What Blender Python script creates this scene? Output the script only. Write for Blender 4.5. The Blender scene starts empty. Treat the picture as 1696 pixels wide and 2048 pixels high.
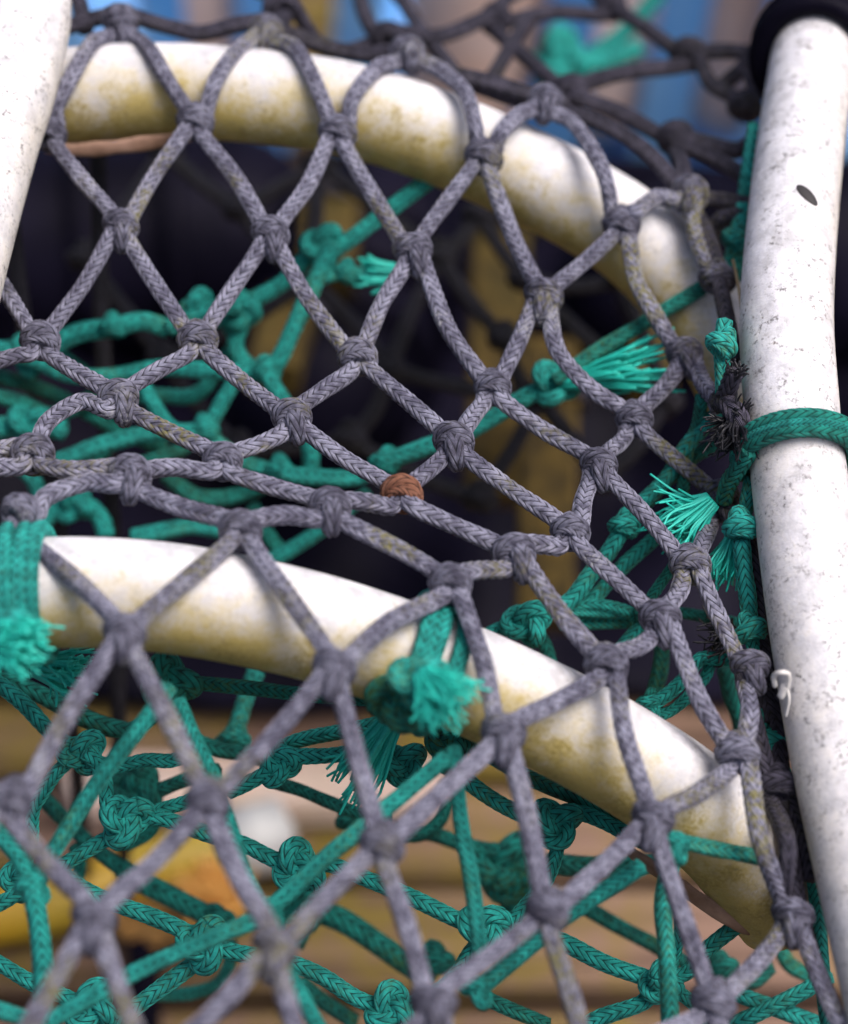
import bpy, math, random
import numpy as np
from mathutils import Vector, Matrix

random.seed(7)
rng = np.random.default_rng(11)
S = bpy.context.scene
COL = S.collection

# ------------------------------------------------------------------ camera, sky, sun, exposure
PITCH = math.radians(45)
FOCUS = 0.55                       # metres to the sharp plane
PXM = 9250.0                       # photograph pixels per metre on that plane
CAM = Vector((0.0, 0.0, 0.65))
RGT = Vector((1, 0, 0))
FWD = Vector((0, math.cos(PITCH), -math.sin(PITCH)))
UPV = Vector((0, math.sin(PITCH), math.cos(PITCH)))
cam_d = bpy.data.cameras.new('camera')
cam = bpy.data.objects.new('camera', cam_d); COL.objects.link(cam)
cam.location = CAM
cam.rotation_euler = (math.pi / 2 - PITCH, 0, 0)
cam_d.sensor_fit = 'HORIZONTAL'; cam_d.sensor_width = 36.0
cam_d.lens = 36.0 * FOCUS / (1696.0 / PXM)
cam_d.clip_start = 0.02; cam_d.clip_end = 200
cam_d.dof.use_dof = True
cam_d.dof.focus_distance = FOCUS
cam_d.dof.aperture_fstop = cam_d.lens / 14.5
S.camera = cam

SUN_EL, SUN_AZ = math.radians(64), math.radians(105)    # high, to the right of the pot, behind thin cloud
W = bpy.data.worlds.new('World'); S.world = W; W.use_nodes = True
wn = W.node_tree
sky = wn.nodes.new('ShaderNodeTexSky'); sky.sky_type = 'NISHITA'; sky.sun_disc = False
sky.sun_elevation = SUN_EL; sky.sun_rotation = SUN_AZ
sky.air_density = 0.8; sky.dust_density = 7.0; sky.ozone_density = 0.6
bg = wn.nodes['Background']; bg.inputs['Strength'].default_value = 0.085
wn.links.new(sky.outputs[0], bg.inputs['Color'])
sun_d = bpy.data.lights.new('sun', 'SUN'); sun_d.energy = 1.5; sun_d.angle = math.radians(36)
sun_d.color = (1.0, 0.97, 0.965)
sun = bpy.data.objects.new('sun', sun_d); COL.objects.link(sun)
sdir = Vector((math.sin(SUN_AZ) * math.cos(SUN_EL), math.cos(SUN_AZ) * math.cos(SUN_EL), math.sin(SUN_EL)))
sun.rotation_euler = sdir.to_track_quat('Z', 'Y').to_euler()
S.view_settings.view_transform = 'Standard'; S.view_settings.look = 'None'
S.view_settings.gamma = 1.0; S.view_settings.exposure = 0.95
S.view_settings.use_curve_mapping = False
S.cycles.use_denoising = True
S.cycles.max_bounces = 6


def P(px, py, d):
    """point seen at photograph pixel (px, py), d millimetres beyond the sharp plane"""
    D = FOCUS + d * 0.001
    k = D / FOCUS / PXM
    return np.array(CAM + FWD * D + RGT * ((px - 848) * k) + UPV * ((1024 - py) * k))


# ------------------------------------------------------------------ mesh helpers
def catmull(pts, ds):
    p = np.asarray(pts, float)
    if len(p) == 2:
        n = max(2, int(np.linalg.norm(p[1] - p[0]) / ds) + 1)
        t = np.linspace(0, 1, n)[:, None]
        return p[0] * (1 - t) + p[1] * t
    q = np.vstack([2 * p[0] - p[1], p, 2 * p[-1] - p[-2]])
    out = []
    t = np.linspace(0, 1, 24, endpoint=False)[:, None]
    for i in range(1, len(q) - 2):
        a, b, c, d = q[i - 1], q[i], q[i + 1], q[i + 2]
        out.append(0.5 * ((2 * b) + (c - a) * t + (2 * a - 5 * b + 4 * c - d) * t ** 2 + (3 * b - a - 3 * c + d) * t ** 3))
    out.append(p[-1][None])
    o = np.vstack(out)
    s = np.concatenate([[0], np.cumsum(np.linalg.norm(np.diff(o, axis=0), axis=1))])
    n = max(3, int(s[-1] / ds) + 1)
    si = np.linspace(0, s[-1], n)
    return np.stack([np.interp(si, s, o[:, k]) for k in range(3)], 1)


def frames(c, closed=False, ref=None):
    t = np.gradient(c, axis=0)
    if closed:
        t = np.roll(c, -1, 0) - np.roll(c, 1, 0)
    t /= np.linalg.norm(t, axis=1)[:, None] + 1e-12
    n = np.zeros_like(t)
    r = np.array(ref if ref is not None else (0.13, 0.57, 0.81))
    v = r - t[0] * np.dot(r, t[0]); v /= np.linalg.norm(v)
    for i in range(len(c)):
        if ref is not None:
            v = r - t[i] * np.dot(r, t[i])
        else:
            v = v - t[i] * np.dot(v, t[i])
        v = v / (np.linalg.norm(v) + 1e-12)
        n[i] = v
    return t, n, np.cross(t, n)


NCOL, PIT, SLOPE = 6, 1.0, 1.5


def braid(u, v):
    c = v * NCOL
    i = np.floor(c); vl = c - i - 0.5
    sg = 1 - 2 * np.mod(i, 2)
    t = u / PIT + sg * SLOPE * vl
    hs = np.abs(np.sin(np.pi * t)) ** 0.7
    hc = np.sqrt(np.clip(np.cos(np.pi * vl), 0, 1))
    return hs * (0.5 + 0.5 * hc)


class MB:
    def __init__(s):
        s.v, s.f, s.uv, s.mi, s.n = [], [], [], [], 0

    def raw(s, v, f, uv=None, mi=0):
        v = np.asarray(v, float)
        s.v.append(v)
        s.f.extend([[i + s.n for i in q] for q in f])
        s.uv.append(np.zeros((len(v), 2)) if uv is None else uv)
        s.mi.extend([mi] * len(f)); s.n += len(v)

    def sweep(s, c, r, nseg=30, amp=0.0, closed=False, u0=None, ref=None, flat=1.0, mi=0, cap=True):
        """tube round the polyline c (metres); amp = depth of the plaited relief in radii"""
        c = np.asarray(c, float)
        N = len(c)
        r = np.full(N, r) if np.isscalar(r) else np.asarray(r, float)
        t, n, b = frames(c, closed, ref)
        L = np.concatenate([[0], np.cumsum(np.linalg.norm(np.diff(c, axis=0), axis=1))])
        rm = float(np.max(r))
        u = L / rm + (random.uniform(0, 50) if u0 is None else u0)
        m = nseg + 1
        vv = np.linspace(0, 1, m)
        U, V = np.meshgrid(u, vv, indexing='ij')
        A = 2 * np.pi * V
        rad = r[:, None] * np.ones((1, m))
        if amp:
            rad = rad * (1 - amp + amp * braid(U, np.mod(V, 1.0) * 1.0))
            rad[:, -1] = rad[:, 0]
        pos = c[:, None, :] + rad[..., None] * (np.cos(A)[..., None] * n[:, None, :] + flat * np.sin(A)[..., None] * b[:, None, :])
        v = pos.reshape(-1, 3); uv = np.stack([U.ravel(), V.ravel()], 1)
        f = []
        rows = N if closed else N - 1
        for i in range(rows):
            a0 = i * m; a1 = ((i + 1) % N) * m
            for j in range(nseg):
                f.append([a0 + j, a0 + j + 1, a1 + j + 1, a1 + j])
        if cap and not closed:
            k = len(v)
            v = np.vstack([v, c[0] - t[0] * r[0] * 0.35, c[-1] + t[-1] * r[-1] * 0.35])
            uv = np.vstack([uv, [u[0], 0.5], [u[-1], 0.5]])
            for j in range(nseg):
                f.append([k, j + 1, j]); a = (N - 1) * m; f.append([k + 1, a + j, a + j + 1])
        s.raw(v, f, uv, mi)

    def box(s, lo, hi, mi=0):
        x0, y0, z0 = lo; x1, y1, z1 = hi
        v = [(x0, y0, z0), (x1, y0, z0), (x1, y1, z0), (x0, y1, z0), (x0, y0, z1), (x1, y0, z1), (x1, y1, z1), (x0, y1, z1)]
        f = [[3, 2, 1, 0], [4, 5, 6, 7], [0, 1, 5, 4], [1, 2, 6, 5], [2, 3, 7, 6], [3, 0, 4, 7]]
        s.raw(v, f, None, mi)

    def mesh(s, name, mats, smooth=True, origin=None):
        v = np.vstack(s.v); uv = np.vstack(s.uv)
        o = np.zeros(3) if origin is None else np.asarray(origin)
        me = bpy.data.meshes.new(name)
        me.from_pydata((v - o).tolist(), [], s.f)
        ul = me.uv_layers.new(name='UVMap')
        li = np.zeros(len(me.loops), dtype=np.int32); me.loops.foreach_get('vertex_index', li)
        ul.data.foreach_set('uv', uv[li].astype(np.float32).ravel())
        me.polygons.foreach_set('use_smooth', [smooth] * len(me.polygons))
        for m in (mats if isinstance(mats, (list, tuple)) else [mats]):
            me.materials.append(m)
        if any(s.mi):
            me.polygons.foreach_set('material_index', s.mi)
        me.update()
        return me

    def build(s, name, mats, parent=None, smooth=True, origin=None, base=None):
        """link as one object; its origin sits at the middle of its points"""
        if origin is None:
            v = np.vstack(s.v); origin = (v.min(0) + v.max(0)) / 2
        o = bpy.data.objects.new(name, s.mesh(name, mats, smooth, origin)); COL.objects.link(o)
        off = np.array(parent_world(parent)) if parent else np.zeros(3)
        o.location = Vector(np.asarray(origin) - off); o.parent = parent
        return o


def parent_world(o):
    p = Vector((0, 0, 0))
    while o is not None:
        p += o.location; o = o.parent
    return p


def tag(o, label, cat, group=None, kind=None):
    o['label'] = label; o['category'] = cat
    if group: o['group'] = group
    if kind: o['kind'] = kind
    return o


def thing(name, loc, label, cat, group=None):
    o = bpy.data.objects.new(name, None); COL.objects.link(o)
    o.location = Vector(loc); o.empty_display_size = 0.01
    return tag(o, label, cat, group)


# ------------------------------------------------------------------ materials
class N:
    def __init__(s, name):
        s.m = bpy.data.materials.new(name); s.m.use_nodes = True
        s.t = s.m.node_tree; s.b = s.t.nodes['Principled BSDF']
        s.pos = None

    def new(s, typ, **kw):
        n = s.t.nodes.new(typ)
        for k, v in kw.items():
            setattr(n, k, v)
        return n

    def link(s, a, b): s.t.links.new(a, b)

    def put(s, sock, v):
        if hasattr(v, 'links') or isinstance(v, bpy.types.NodeSocket): s.link(v, sock)
        else: sock.default_value = v

    def math(s, op, a, b=0.0, c=None):
        n = s.new('ShaderNodeMath', operation=op)
        s.put(n.inputs[0], a); s.put(n.inputs[1], b)
        if c is not None: s.put(n.inputs[2], c)
        return n.outputs[0]

    def position(s):
        if s.pos is None: s.pos = s.new('ShaderNodeNewGeometry').outputs['Position']
        return s.pos

    def noise(s, scale, detail=4, rough=0.55, vec=None, dist=0.0):
        n = s.new('ShaderNodeTexNoise')
        s.link(vec if vec is not None else s.position(), n.inputs['Vector'])
        n.inputs['Scale'].default_value = scale; n.inputs['Detail'].default_value = detail
        n.inputs['Roughness'].default_value = rough; n.inputs['Distortion'].default_value = dist
        return n.outputs['Fac']

    def stretch(s, sx, sy, sz):
        n = s.new('ShaderNodeVectorMath', operation='MULTIPLY')
        s.link(s.position(), n.inputs[0]); n.inputs[1].default_value = (sx, sy, sz)
        return n.outputs[0]

    def ramp(s, v, lo, hi, a=0.0, b=1.0):
        n = s.new('ShaderNodeMapRange', interpolation_type='SMOOTHSTEP')
        s.put(n.inputs['Value'], v)
        for k, x in (('From Min', lo), ('From Max', hi), ('To Min', a), ('To Max', b)):
            s.put(n.inputs[k], x)
        return n.outputs[0]

    def mix(s, f, a, b, typ='MIX'):
        n = s.new('ShaderNodeMix', data_type='RGBA', blend_type=typ)
        s.put(n.inputs[0], f)
        for k, x in ((6, a), (7, b)):
            if isinstance(x, tuple): n.inputs[k].default_value = (*x, 1)
            else: s.link(x, n.inputs[k])
        return n.outputs[2]

    def bump(s, h, dist, strength=1.0, prev=None):
        n = s.new('ShaderNodeBump'); s.link(h, n.inputs['Height'])
        n.inputs['Distance'].default_value = dist; n.inputs['Strength'].default_value = strength
        if prev is not None: s.link(prev, n.inputs['Normal'])
        return n.outputs[0]

    def done(s, col, rough=0.6, normal=None, spec=0.5, **kw):
        if isinstance(col, tuple): s.b.inputs['Base Color'].default_value = (*col, 1)
        else: s.link(col, s.b.inputs['Base Color'])
        s.put(s.b.inputs['Roughness'], rough)
        s.b.inputs['Specular IOR Level'].default_value = spec
        if normal is not None: s.link(normal, s.b.inputs['Normal'])
        for k, v in kw.items(): s.put(s.b.inputs[k], v)
        return s.m


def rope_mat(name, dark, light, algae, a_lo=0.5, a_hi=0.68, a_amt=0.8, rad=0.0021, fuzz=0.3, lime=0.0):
    n = N(name)
    uv = n.new('ShaderNodeUVMap').outputs[0]
    sp = n.new('ShaderNodeSeparateXYZ'); n.link(uv, sp.inputs[0])
    U, V = sp.outputs[0], sp.outputs[1]
    c = n.math('MULTIPLY', V, NCOL)
    i = n.math('FLOOR', c)
    vl = n.math('SUBTRACT', n.math('SUBTRACT', c, i), 0.5)
    sg = n.math('SUBTRACT', 1.0, n.math('MULTIPLY', n.math('MODULO', i, 2.0), 2.0))
    t = n.math('ADD', n.math('DIVIDE', U, PIT), n.math('MULTIPLY', n.math('MULTIPLY', sg, vl), SLOPE))
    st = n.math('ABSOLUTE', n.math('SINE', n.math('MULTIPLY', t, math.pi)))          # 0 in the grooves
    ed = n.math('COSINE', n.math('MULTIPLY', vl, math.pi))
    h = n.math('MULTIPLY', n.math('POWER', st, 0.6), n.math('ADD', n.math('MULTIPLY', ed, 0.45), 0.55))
    fil = n.math('SINE', n.math('MULTIPLY', t, math.pi * 9))
    fn = n.noise(2600, 2)
    hh = n.math('ADD', h, n.math('MULTIPLY', fil, 0.2))
    hh = n.math('ADD', hh, n.math('MULTIPLY', fn, fuzz))
    nb = n.bump(hh, rad * 0.42, 1.0)
    wear = n.ramp(n.math('ADD', n.noise(420, 4), n.math('MULTIPLY', n.noise(55, 2), 0.5)), 0.55, 1.0)
    col = n.mix(wear, dark, light)
    col = n.mix(n.ramp(h, 0.15, 0.66, 0.95, 0.0), col, tuple(x * 0.16 for x in dark))   # plait grooves darkened in the colour, like shade between the strokes
    am = n.math('MULTIPLY', n.ramp(n.noise(38, 3), a_lo, a_hi), n.ramp(n.noise(900, 3), 0.42, 0.62))
    am = n.math('MULTIPLY', am, a_amt)
    col = n.mix(am, col, algae)
    if lime:
        lm = n.math('MULTIPLY', n.ramp(n.noise(70, 2), 0.62, 0.72), n.ramp(n.noise(1500, 2), 0.5, 0.6))
        col = n.mix(n.math('MULTIPLY', lm, lime), col, (0.6, 0.6, 0.62))
    return n.done(col, 0.72, nb, 0.35)


M = {}
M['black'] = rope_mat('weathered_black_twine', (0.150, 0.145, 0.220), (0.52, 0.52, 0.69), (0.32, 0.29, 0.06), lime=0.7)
M['bknot'] = rope_mat('darker_black_twine_knot', (0.095, 0.090, 0.140), (0.33, 0.33, 0.45), (0.32, 0.29, 0.06), lime=0.8, a_amt=0.5)  # knots take the same twine in darker tones
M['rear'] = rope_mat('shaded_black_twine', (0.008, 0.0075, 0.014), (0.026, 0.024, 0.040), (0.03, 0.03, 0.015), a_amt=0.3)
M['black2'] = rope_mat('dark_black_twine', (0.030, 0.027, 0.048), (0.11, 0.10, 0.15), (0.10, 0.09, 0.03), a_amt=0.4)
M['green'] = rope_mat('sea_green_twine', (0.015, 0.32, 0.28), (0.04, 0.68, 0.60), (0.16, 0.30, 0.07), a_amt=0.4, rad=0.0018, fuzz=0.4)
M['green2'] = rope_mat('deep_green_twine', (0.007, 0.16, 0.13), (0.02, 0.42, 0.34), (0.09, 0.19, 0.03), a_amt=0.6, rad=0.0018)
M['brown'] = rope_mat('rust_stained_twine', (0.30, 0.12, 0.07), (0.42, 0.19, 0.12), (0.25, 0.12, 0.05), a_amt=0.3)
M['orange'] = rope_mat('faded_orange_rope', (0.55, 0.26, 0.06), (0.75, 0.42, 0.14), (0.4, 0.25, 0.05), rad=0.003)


def fibre(name, c):
    n = N(name)
    return n.done(n.mix(n.noise(700, 2), tuple(x * 0.6 for x in c), c), 0.55, None, 0.4)


M['gfib'] = fibre('sea_green_fibres', (0.02, 0.58, 0.47))
M['bfib'] = fibre('black_fibres', (0.014, 0.014, 0.02))
M['ofib'] = fibre('orange_fibres', (0.92, 0.50, 0.13))
M['wfib'] = fibre('white_plastic', (0.75, 0.72, 0.7))


def tube_mat(name, algae_amt, speck, seed):
    """sun-bleached white pipe: olive growth low on its side, grey specks, fine scratches"""
    n = N(name)
    uv = n.new('ShaderNodeUVMap').outputs[0]
    sp = n.new('ShaderNodeSeparateXYZ'); n.link(uv, sp.inputs[0])
    off = n.new('ShaderNodeVectorMath', operation='ADD'); n.link(n.position(), off.inputs[0]); off.inputs[1].default_value = (seed, seed * 2, 0)
    pos = off.outputs[0]
    big = n.noise(45, 5, 0.6, pos); mid = n.noise(190, 5, 0.65, pos); fine = n.noise(1300, 4, 0.65, pos)
    col = n.mix(n.ramp(mid, 0.3, 0.7), (0.48, 0.47, 0.495), (0.75, 0.74, 0.79))
    # growth sits on one side of the pipe (uv.y around it), with a ragged edge
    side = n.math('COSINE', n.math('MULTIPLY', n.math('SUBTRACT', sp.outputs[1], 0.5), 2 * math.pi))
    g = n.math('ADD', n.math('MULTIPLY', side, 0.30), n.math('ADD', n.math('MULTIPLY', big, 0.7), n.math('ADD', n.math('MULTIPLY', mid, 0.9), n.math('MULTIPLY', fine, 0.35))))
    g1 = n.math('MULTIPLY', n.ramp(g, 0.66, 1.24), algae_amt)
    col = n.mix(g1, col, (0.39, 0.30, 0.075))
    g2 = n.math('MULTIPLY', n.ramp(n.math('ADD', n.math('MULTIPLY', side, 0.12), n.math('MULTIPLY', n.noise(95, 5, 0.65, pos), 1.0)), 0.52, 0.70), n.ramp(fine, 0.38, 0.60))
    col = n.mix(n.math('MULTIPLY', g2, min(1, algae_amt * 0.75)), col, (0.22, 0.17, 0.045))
    sk = n.math('MULTIPLY', n.ramp(n.noise(900, 4, 0.7, pos), 0.49, 0.62), n.ramp(n.noise(240, 5, 0.7, pos), 0.44, 0.64))
    col = n.mix(n.math('MULTIPLY', sk, speck), col, (0.16, 0.15, 0.15))
    rust = n.math('MULTIPLY', n.ramp(n.noise(120, 3, 0.6, pos), 0.66, 0.8), n.ramp(fine, 0.45, 0.6))
    col = n.mix(n.math('MULTIPLY', rust, 0.45), col, (0.38, 0.2, 0.12))
    sc = n.new('ShaderNodeVectorMath', operation='MULTIPLY'); n.link(uv, sc.inputs[0]); sc.inputs[1].default_value = (9.0, 14.0, 1)
    scr = n.noise(3.0, 4, 0.7, sc.outputs[0], 0.6)
    nb = n.bump(n.math('ADD', n.math('MULTIPLY', fine, 0.6), n.math('ADD', n.math('MULTIPLY', mid, 0.5), n.math('MULTIPLY', scr, 0.25))), 0.0005, 0.55)
    return n.done(col, n.ramp(mid, 0.3, 0.7, 0.38, 0.62), nb, 0.4, **{'Subsurface Weight': 0.12, 'Subsurface Radius': (1.0, 0.75, 0.4), 'Subsurface Scale': 0.004})


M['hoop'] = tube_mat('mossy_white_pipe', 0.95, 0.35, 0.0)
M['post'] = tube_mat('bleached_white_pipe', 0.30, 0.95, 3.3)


def wood_mat(name, a, b, moss, m_amt, streak=(3, 60, 90), seed=0.0):
    n = N(name)
    v = n.new('ShaderNodeVectorMath', operation='MULTIPLY'); n.link(n.position(), v.inputs[0]); v.inputs[1].default_value = streak
    g = n.noise(1.6, 6, 0.6, v.outputs[0], 0.4)
    col = n.mix(n.ramp(g, 0.3, 0.72), a, b)
    mo = n.math('MULTIPLY', n.ramp(n.math('ADD', n.noise(14, 4, 0.6), seed), 0.40, 0.62), n.ramp(n.noise(160, 3), 0.3, 0.55))
    col = n.mix(n.math('MULTIPLY', mo, m_amt), col, moss)
    return n.done(col, 0.8, n.bump(g, 0.002, 0.6), 0.25)


M['plank'] = wood_mat('damp_deck_wood', (0.07, 0.040, 0.027), (0.25, 0.155, 0.115), (0.165, 0.12, 0.014), 0.9)
M['pale'] = wood_mat('pale_pink_board', (0.50, 0.36, 0.29), (0.78, 0.62, 0.54), (0.42, 0.33, 0.10), 0.25)
M['gap'] = N('dark_under_deck').done((0.012, 0.010, 0.010), 0.9)
M['stake'] = wood_mat('ochre_stained_timber', (0.022, 0.014, 0.003), (0.095, 0.060, 0.010), (0.06, 0.045, 0.008), 0.6, (90, 90, 6))


def plain(name, c, rough, c2=None, scale=30, bump=0.0, spec=0.5):
    n = N(name)
    col = n.mix(n.ramp(n.noise(scale, 4), 0.35, 0.68), c, c2) if c2 else c
    nb = n.bump(n.noise(scale * 5, 3), 0.0006, bump) if bump else None
    return n.done(col, rough, nb, spec)


M['rubber'] = plain('black_rubber', (0.0022, 0.0018, 0.0055), 0.55, (0.006, 0.005, 0.013), 25, 0.4, 0.05)
M['blue'] = plain('blue_crate_plastic', (0.09, 0.33, 0.80), 0.35, (0.30, 0.58, 0.90), 14)
M['peach'] = plain('peach_plastic', (0.72, 0.48, 0.38), 0.5, (0.80, 0.64, 0.60), 18)
M['yellow'] = plain('yellow_hose', (0.50, 0.29, 0.012), 0.45, (0.42, 0.30, 0.03), 26)
M['strip'] = plain('brown_pipe_lining', (0.16, 0.085, 0.05), 0.65, (0.36, 0.22, 0.16), 90, 0.5)
M['hole'] = plain('dark_slot', (0.022, 0.02, 0.022), 0.7)
M['grey'] = plain('dull_metal', (0.42, 0.42, 0.42), 0.45, (0.6, 0.6, 0.58), 60)
M['twig'] = plain('dry_straw', (0.35, 0.25, 0.13), 0.7)

# ------------------------------------------------------------------ setting: the deck of boards
deck = bpy.data.objects.new('deck', None)
mb = MB(); mb.box((-2.2, -0.6, -0.060), (2.2, 2.6, -0.034))
deck = mb.build('deck', M['gap'], smooth=False); deck['kind'] = 'structure'
PW, PG = 0.0365, 0.0065
y = 0.447 - 0.043 * 8
while y < 1.62:
    w = PW * random.uniform(0.97, 1.03)
    mb = MB()
    L = 2.0; b = 0.003
    zt = random.uniform(-0.003, 0.0)
    prof = [(y, -0.030), (y, zt - b), (y + b, zt), (y + w - b, zt), (y + w, zt - b), (y + w, -0.030)]
    v = [(-L, a, c) for a, c in prof] + [(L, a, c) for a, c in prof]
    m = len(prof)
    f = [[j, (j + 1) % m, m + (j + 1) % m, m + j] for j in range(m)] + [list(range(m))[::-1], [m + j for j in range(m)]]
    mb.raw(v, f)
    mb.build('plank', M['plank'], deck, smooth=False)
    y += PW + PG

# ------------------------------------------------------------------ the pot's frame of white pipe
BASE = P(848, 1500, 60); BASE[2] = 0.0
frame = thing('lobster_pot_frame', BASE, 'frame of sun-bleached white plastic pipes holding up the black net', 'pot frame')


def pipe(name, trace, rad, mat, parent, nseg=56, ref=None):
    c = catmull([P(*p) for p in trace], 0.0022)
    wob = 1 + 0.012 * np.sin(np.linspace(0, 9, len(c)) + rad * 1e4)
    mb = MB(); mb.sweep(c, rad * wob, nseg, 0, ref=ref, u0=0)
    o = mb.build(name, mat, parent)
    return o, c


DOWN = (0.0, 0.62, 0.78)      # uv.y = 0 on the weathered upper back of a hoop, 0.5 on its lower front
HU = [(-420, 330, 52), (-150, 225, 56), (120, 193, 58), (300, 181, 58), (490, 190, 58), (690, 217, 59), (885, 278, 60), (1085, 368, 61), (1240, 456, 60), (1340, 545, 57), (1412, 635, 52), (1470, 730, 47), (1505, 820, 44)]
HL = [(-460, 1290, -27), (-150, 1205, -30), (100, 1185, -30), (300, 1192, -30), (490, 1222, -29), (690, 1272, -27), (930, 1358, -23), (1165, 1470, -19), (1345, 1580, -14), (1450, 1672, -8), (1520, 1756, 0), (1568, 1818, 6)]
PR = [(1690, -260, 112), (1645, 0, 78), (1600, 300, 42), (1574, 600, 15), (1582, 800, 4), (1598, 950, 0), (1628, 1200, -8), (1677, 1500, -18), (1743, 1800, -30), (1800, 2048, -42), (1860, 2330, -55)]
PL = [(48, -250, 70), (45, 0, 44), (38, 70, 38), (8, 190, 29), (-20, 275, 23), (-52, 390, 16), (-78, 490, 9), (-98, 570, 4), (-165, 850, -14), (-240, 1200, -34)]
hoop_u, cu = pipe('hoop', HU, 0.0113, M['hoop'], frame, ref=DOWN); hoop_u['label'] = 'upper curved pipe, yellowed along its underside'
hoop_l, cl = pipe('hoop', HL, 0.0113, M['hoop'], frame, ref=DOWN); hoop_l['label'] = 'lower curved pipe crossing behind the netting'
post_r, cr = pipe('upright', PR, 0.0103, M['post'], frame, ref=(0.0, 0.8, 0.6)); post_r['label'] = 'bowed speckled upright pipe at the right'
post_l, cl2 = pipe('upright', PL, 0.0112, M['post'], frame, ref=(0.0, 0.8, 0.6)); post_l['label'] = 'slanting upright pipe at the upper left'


def near(c, px, py):
    """index of the point of centre line c that the photograph shows nearest to (px, py)"""
    best = None
    for i, q in enumerate(c):
        w = Vector(q) - CAM
        D = w.dot(FWD); k = FOCUS * PXM / D
        x = 848 + w.dot(RGT) * k; yy = 1024 - w.dot(UPV) * k
        e = (x - px) ** 2 + (yy - py) ** 2
        if best is None or e < best[0]: best = (e, i)
    return best[1]


# flaps of split lining that hang below the two hoops
def strip(trace, wpx, th, mat, name, parent):
    c = catmull([P(*p) for p in trace], 0.0015)
    w = wpx * np.interp(np.linspace(0, 1, len(c)), [0, 0.12, 0.7, 0.93, 1], [0.55, 0.9, 1, 0.75, 0.25])
    w *= 1 + 0.14 * np.sin(np.arange(len(c)) * 0.9) * rng.random(len(c))
    mb = MB(); mb.sweep(c, w / PXM, 14, 0, ref=(0, 0.3, 1), flat=th)
    return mb.build(name, mat, parent)


strip([(90, 298, 54), (160, 300, 52), (250, 292, 50), (350, 278, 50), (400, 268, 54)], 17, 0.30, M['strip'], 'lining_flap', frame)
strip([(1255, 1700, -4), (1330, 1752, -6), (1400, 1800, -6), (1450, 1832, -5), (1500, 1868, -3)], 19, 0.30, M['strip'], 'lining_flap', frame)
# slot in the right upright: a raised oval, coloured dark as its shaded inside
i = near(cr, 1602, 455)
cc = Vector(cr[i]); tg = Vector(cr[i + 1] - cr[i - 1]).normalized(); vw = (CAM - cc).normalized()
sd = tg.cross(vw).normalized()
if sd.dot(RGT) < 0: sd = -sd
nn = (vw - tg * vw.dot(tg)).normalized()
mb = MB()
ang0 = math.asin(0.27)
ring, inner = [], []
for q in range(28):
    a = 2 * math.pi * q / 28
    e1, e2 = 0.0034 * math.cos(a), 0.0015 * math.sin(a)
    al = e1 * math.cos(-0.75) - e2 * math.sin(-0.75); bl = e1 * math.sin(-0.75) + e2 * math.cos(-0.75)
    for lst, kk, rr in ((ring, 1.0, 0.01030), (inner, 0.72, 0.01062)):
        th_ = ang0 + al * kk / 0.0103
        lst.append(np.array(cc + sd * (rr * math.sin(th_)) + nn * (rr * math.cos(th_)) + tg * (bl * kk * (-1 if tg.dot(UPV) < 0 else 1))))
ctr = np.mean(inner, 0)
v = ring + inner + [ctr]
f = [[j, (j + 1) % 28, 28 + (j + 1) % 28, 28 + j] for j in range(28)] + [[28 + j, 28 + (j + 1) % 28, 56] for j in range(28)]
mb.raw(v, f); mb.build('slot', M['hole'], frame)

# ------------------------------------------------------------------ black netting
RB = 0.00212
OFFX = [(-300, 40), (200, 0), (480, 15), (660, 45), (905, 105), (1030, 150), (1200, 200), (1325, 265), (1500, 385), (1650, 540)]
PROF = [(-200, 95), (-100, 78), (45, 58), (150, 44), (240, 42), (455, 28), (680, 14), (800, 0), (920, -14), (960, -21), (1060, -35), (1270, -55), (1600, -70), (1900, -80), (2300, -92)]


def dnet(px, py):
    yy = py - np.interp(px, *zip(*OFFX))
    d = float(np.interp(yy, *zip(*PROF)))
    if d < 0: d *= float(np.interp(px, [600, 1500], [1.0, 0.62]))
    return d


net = thing('black_netting', BASE, 'black plaited fishing net knotted in diamonds and stretched over the white pipes', 'fishing net')

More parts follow.
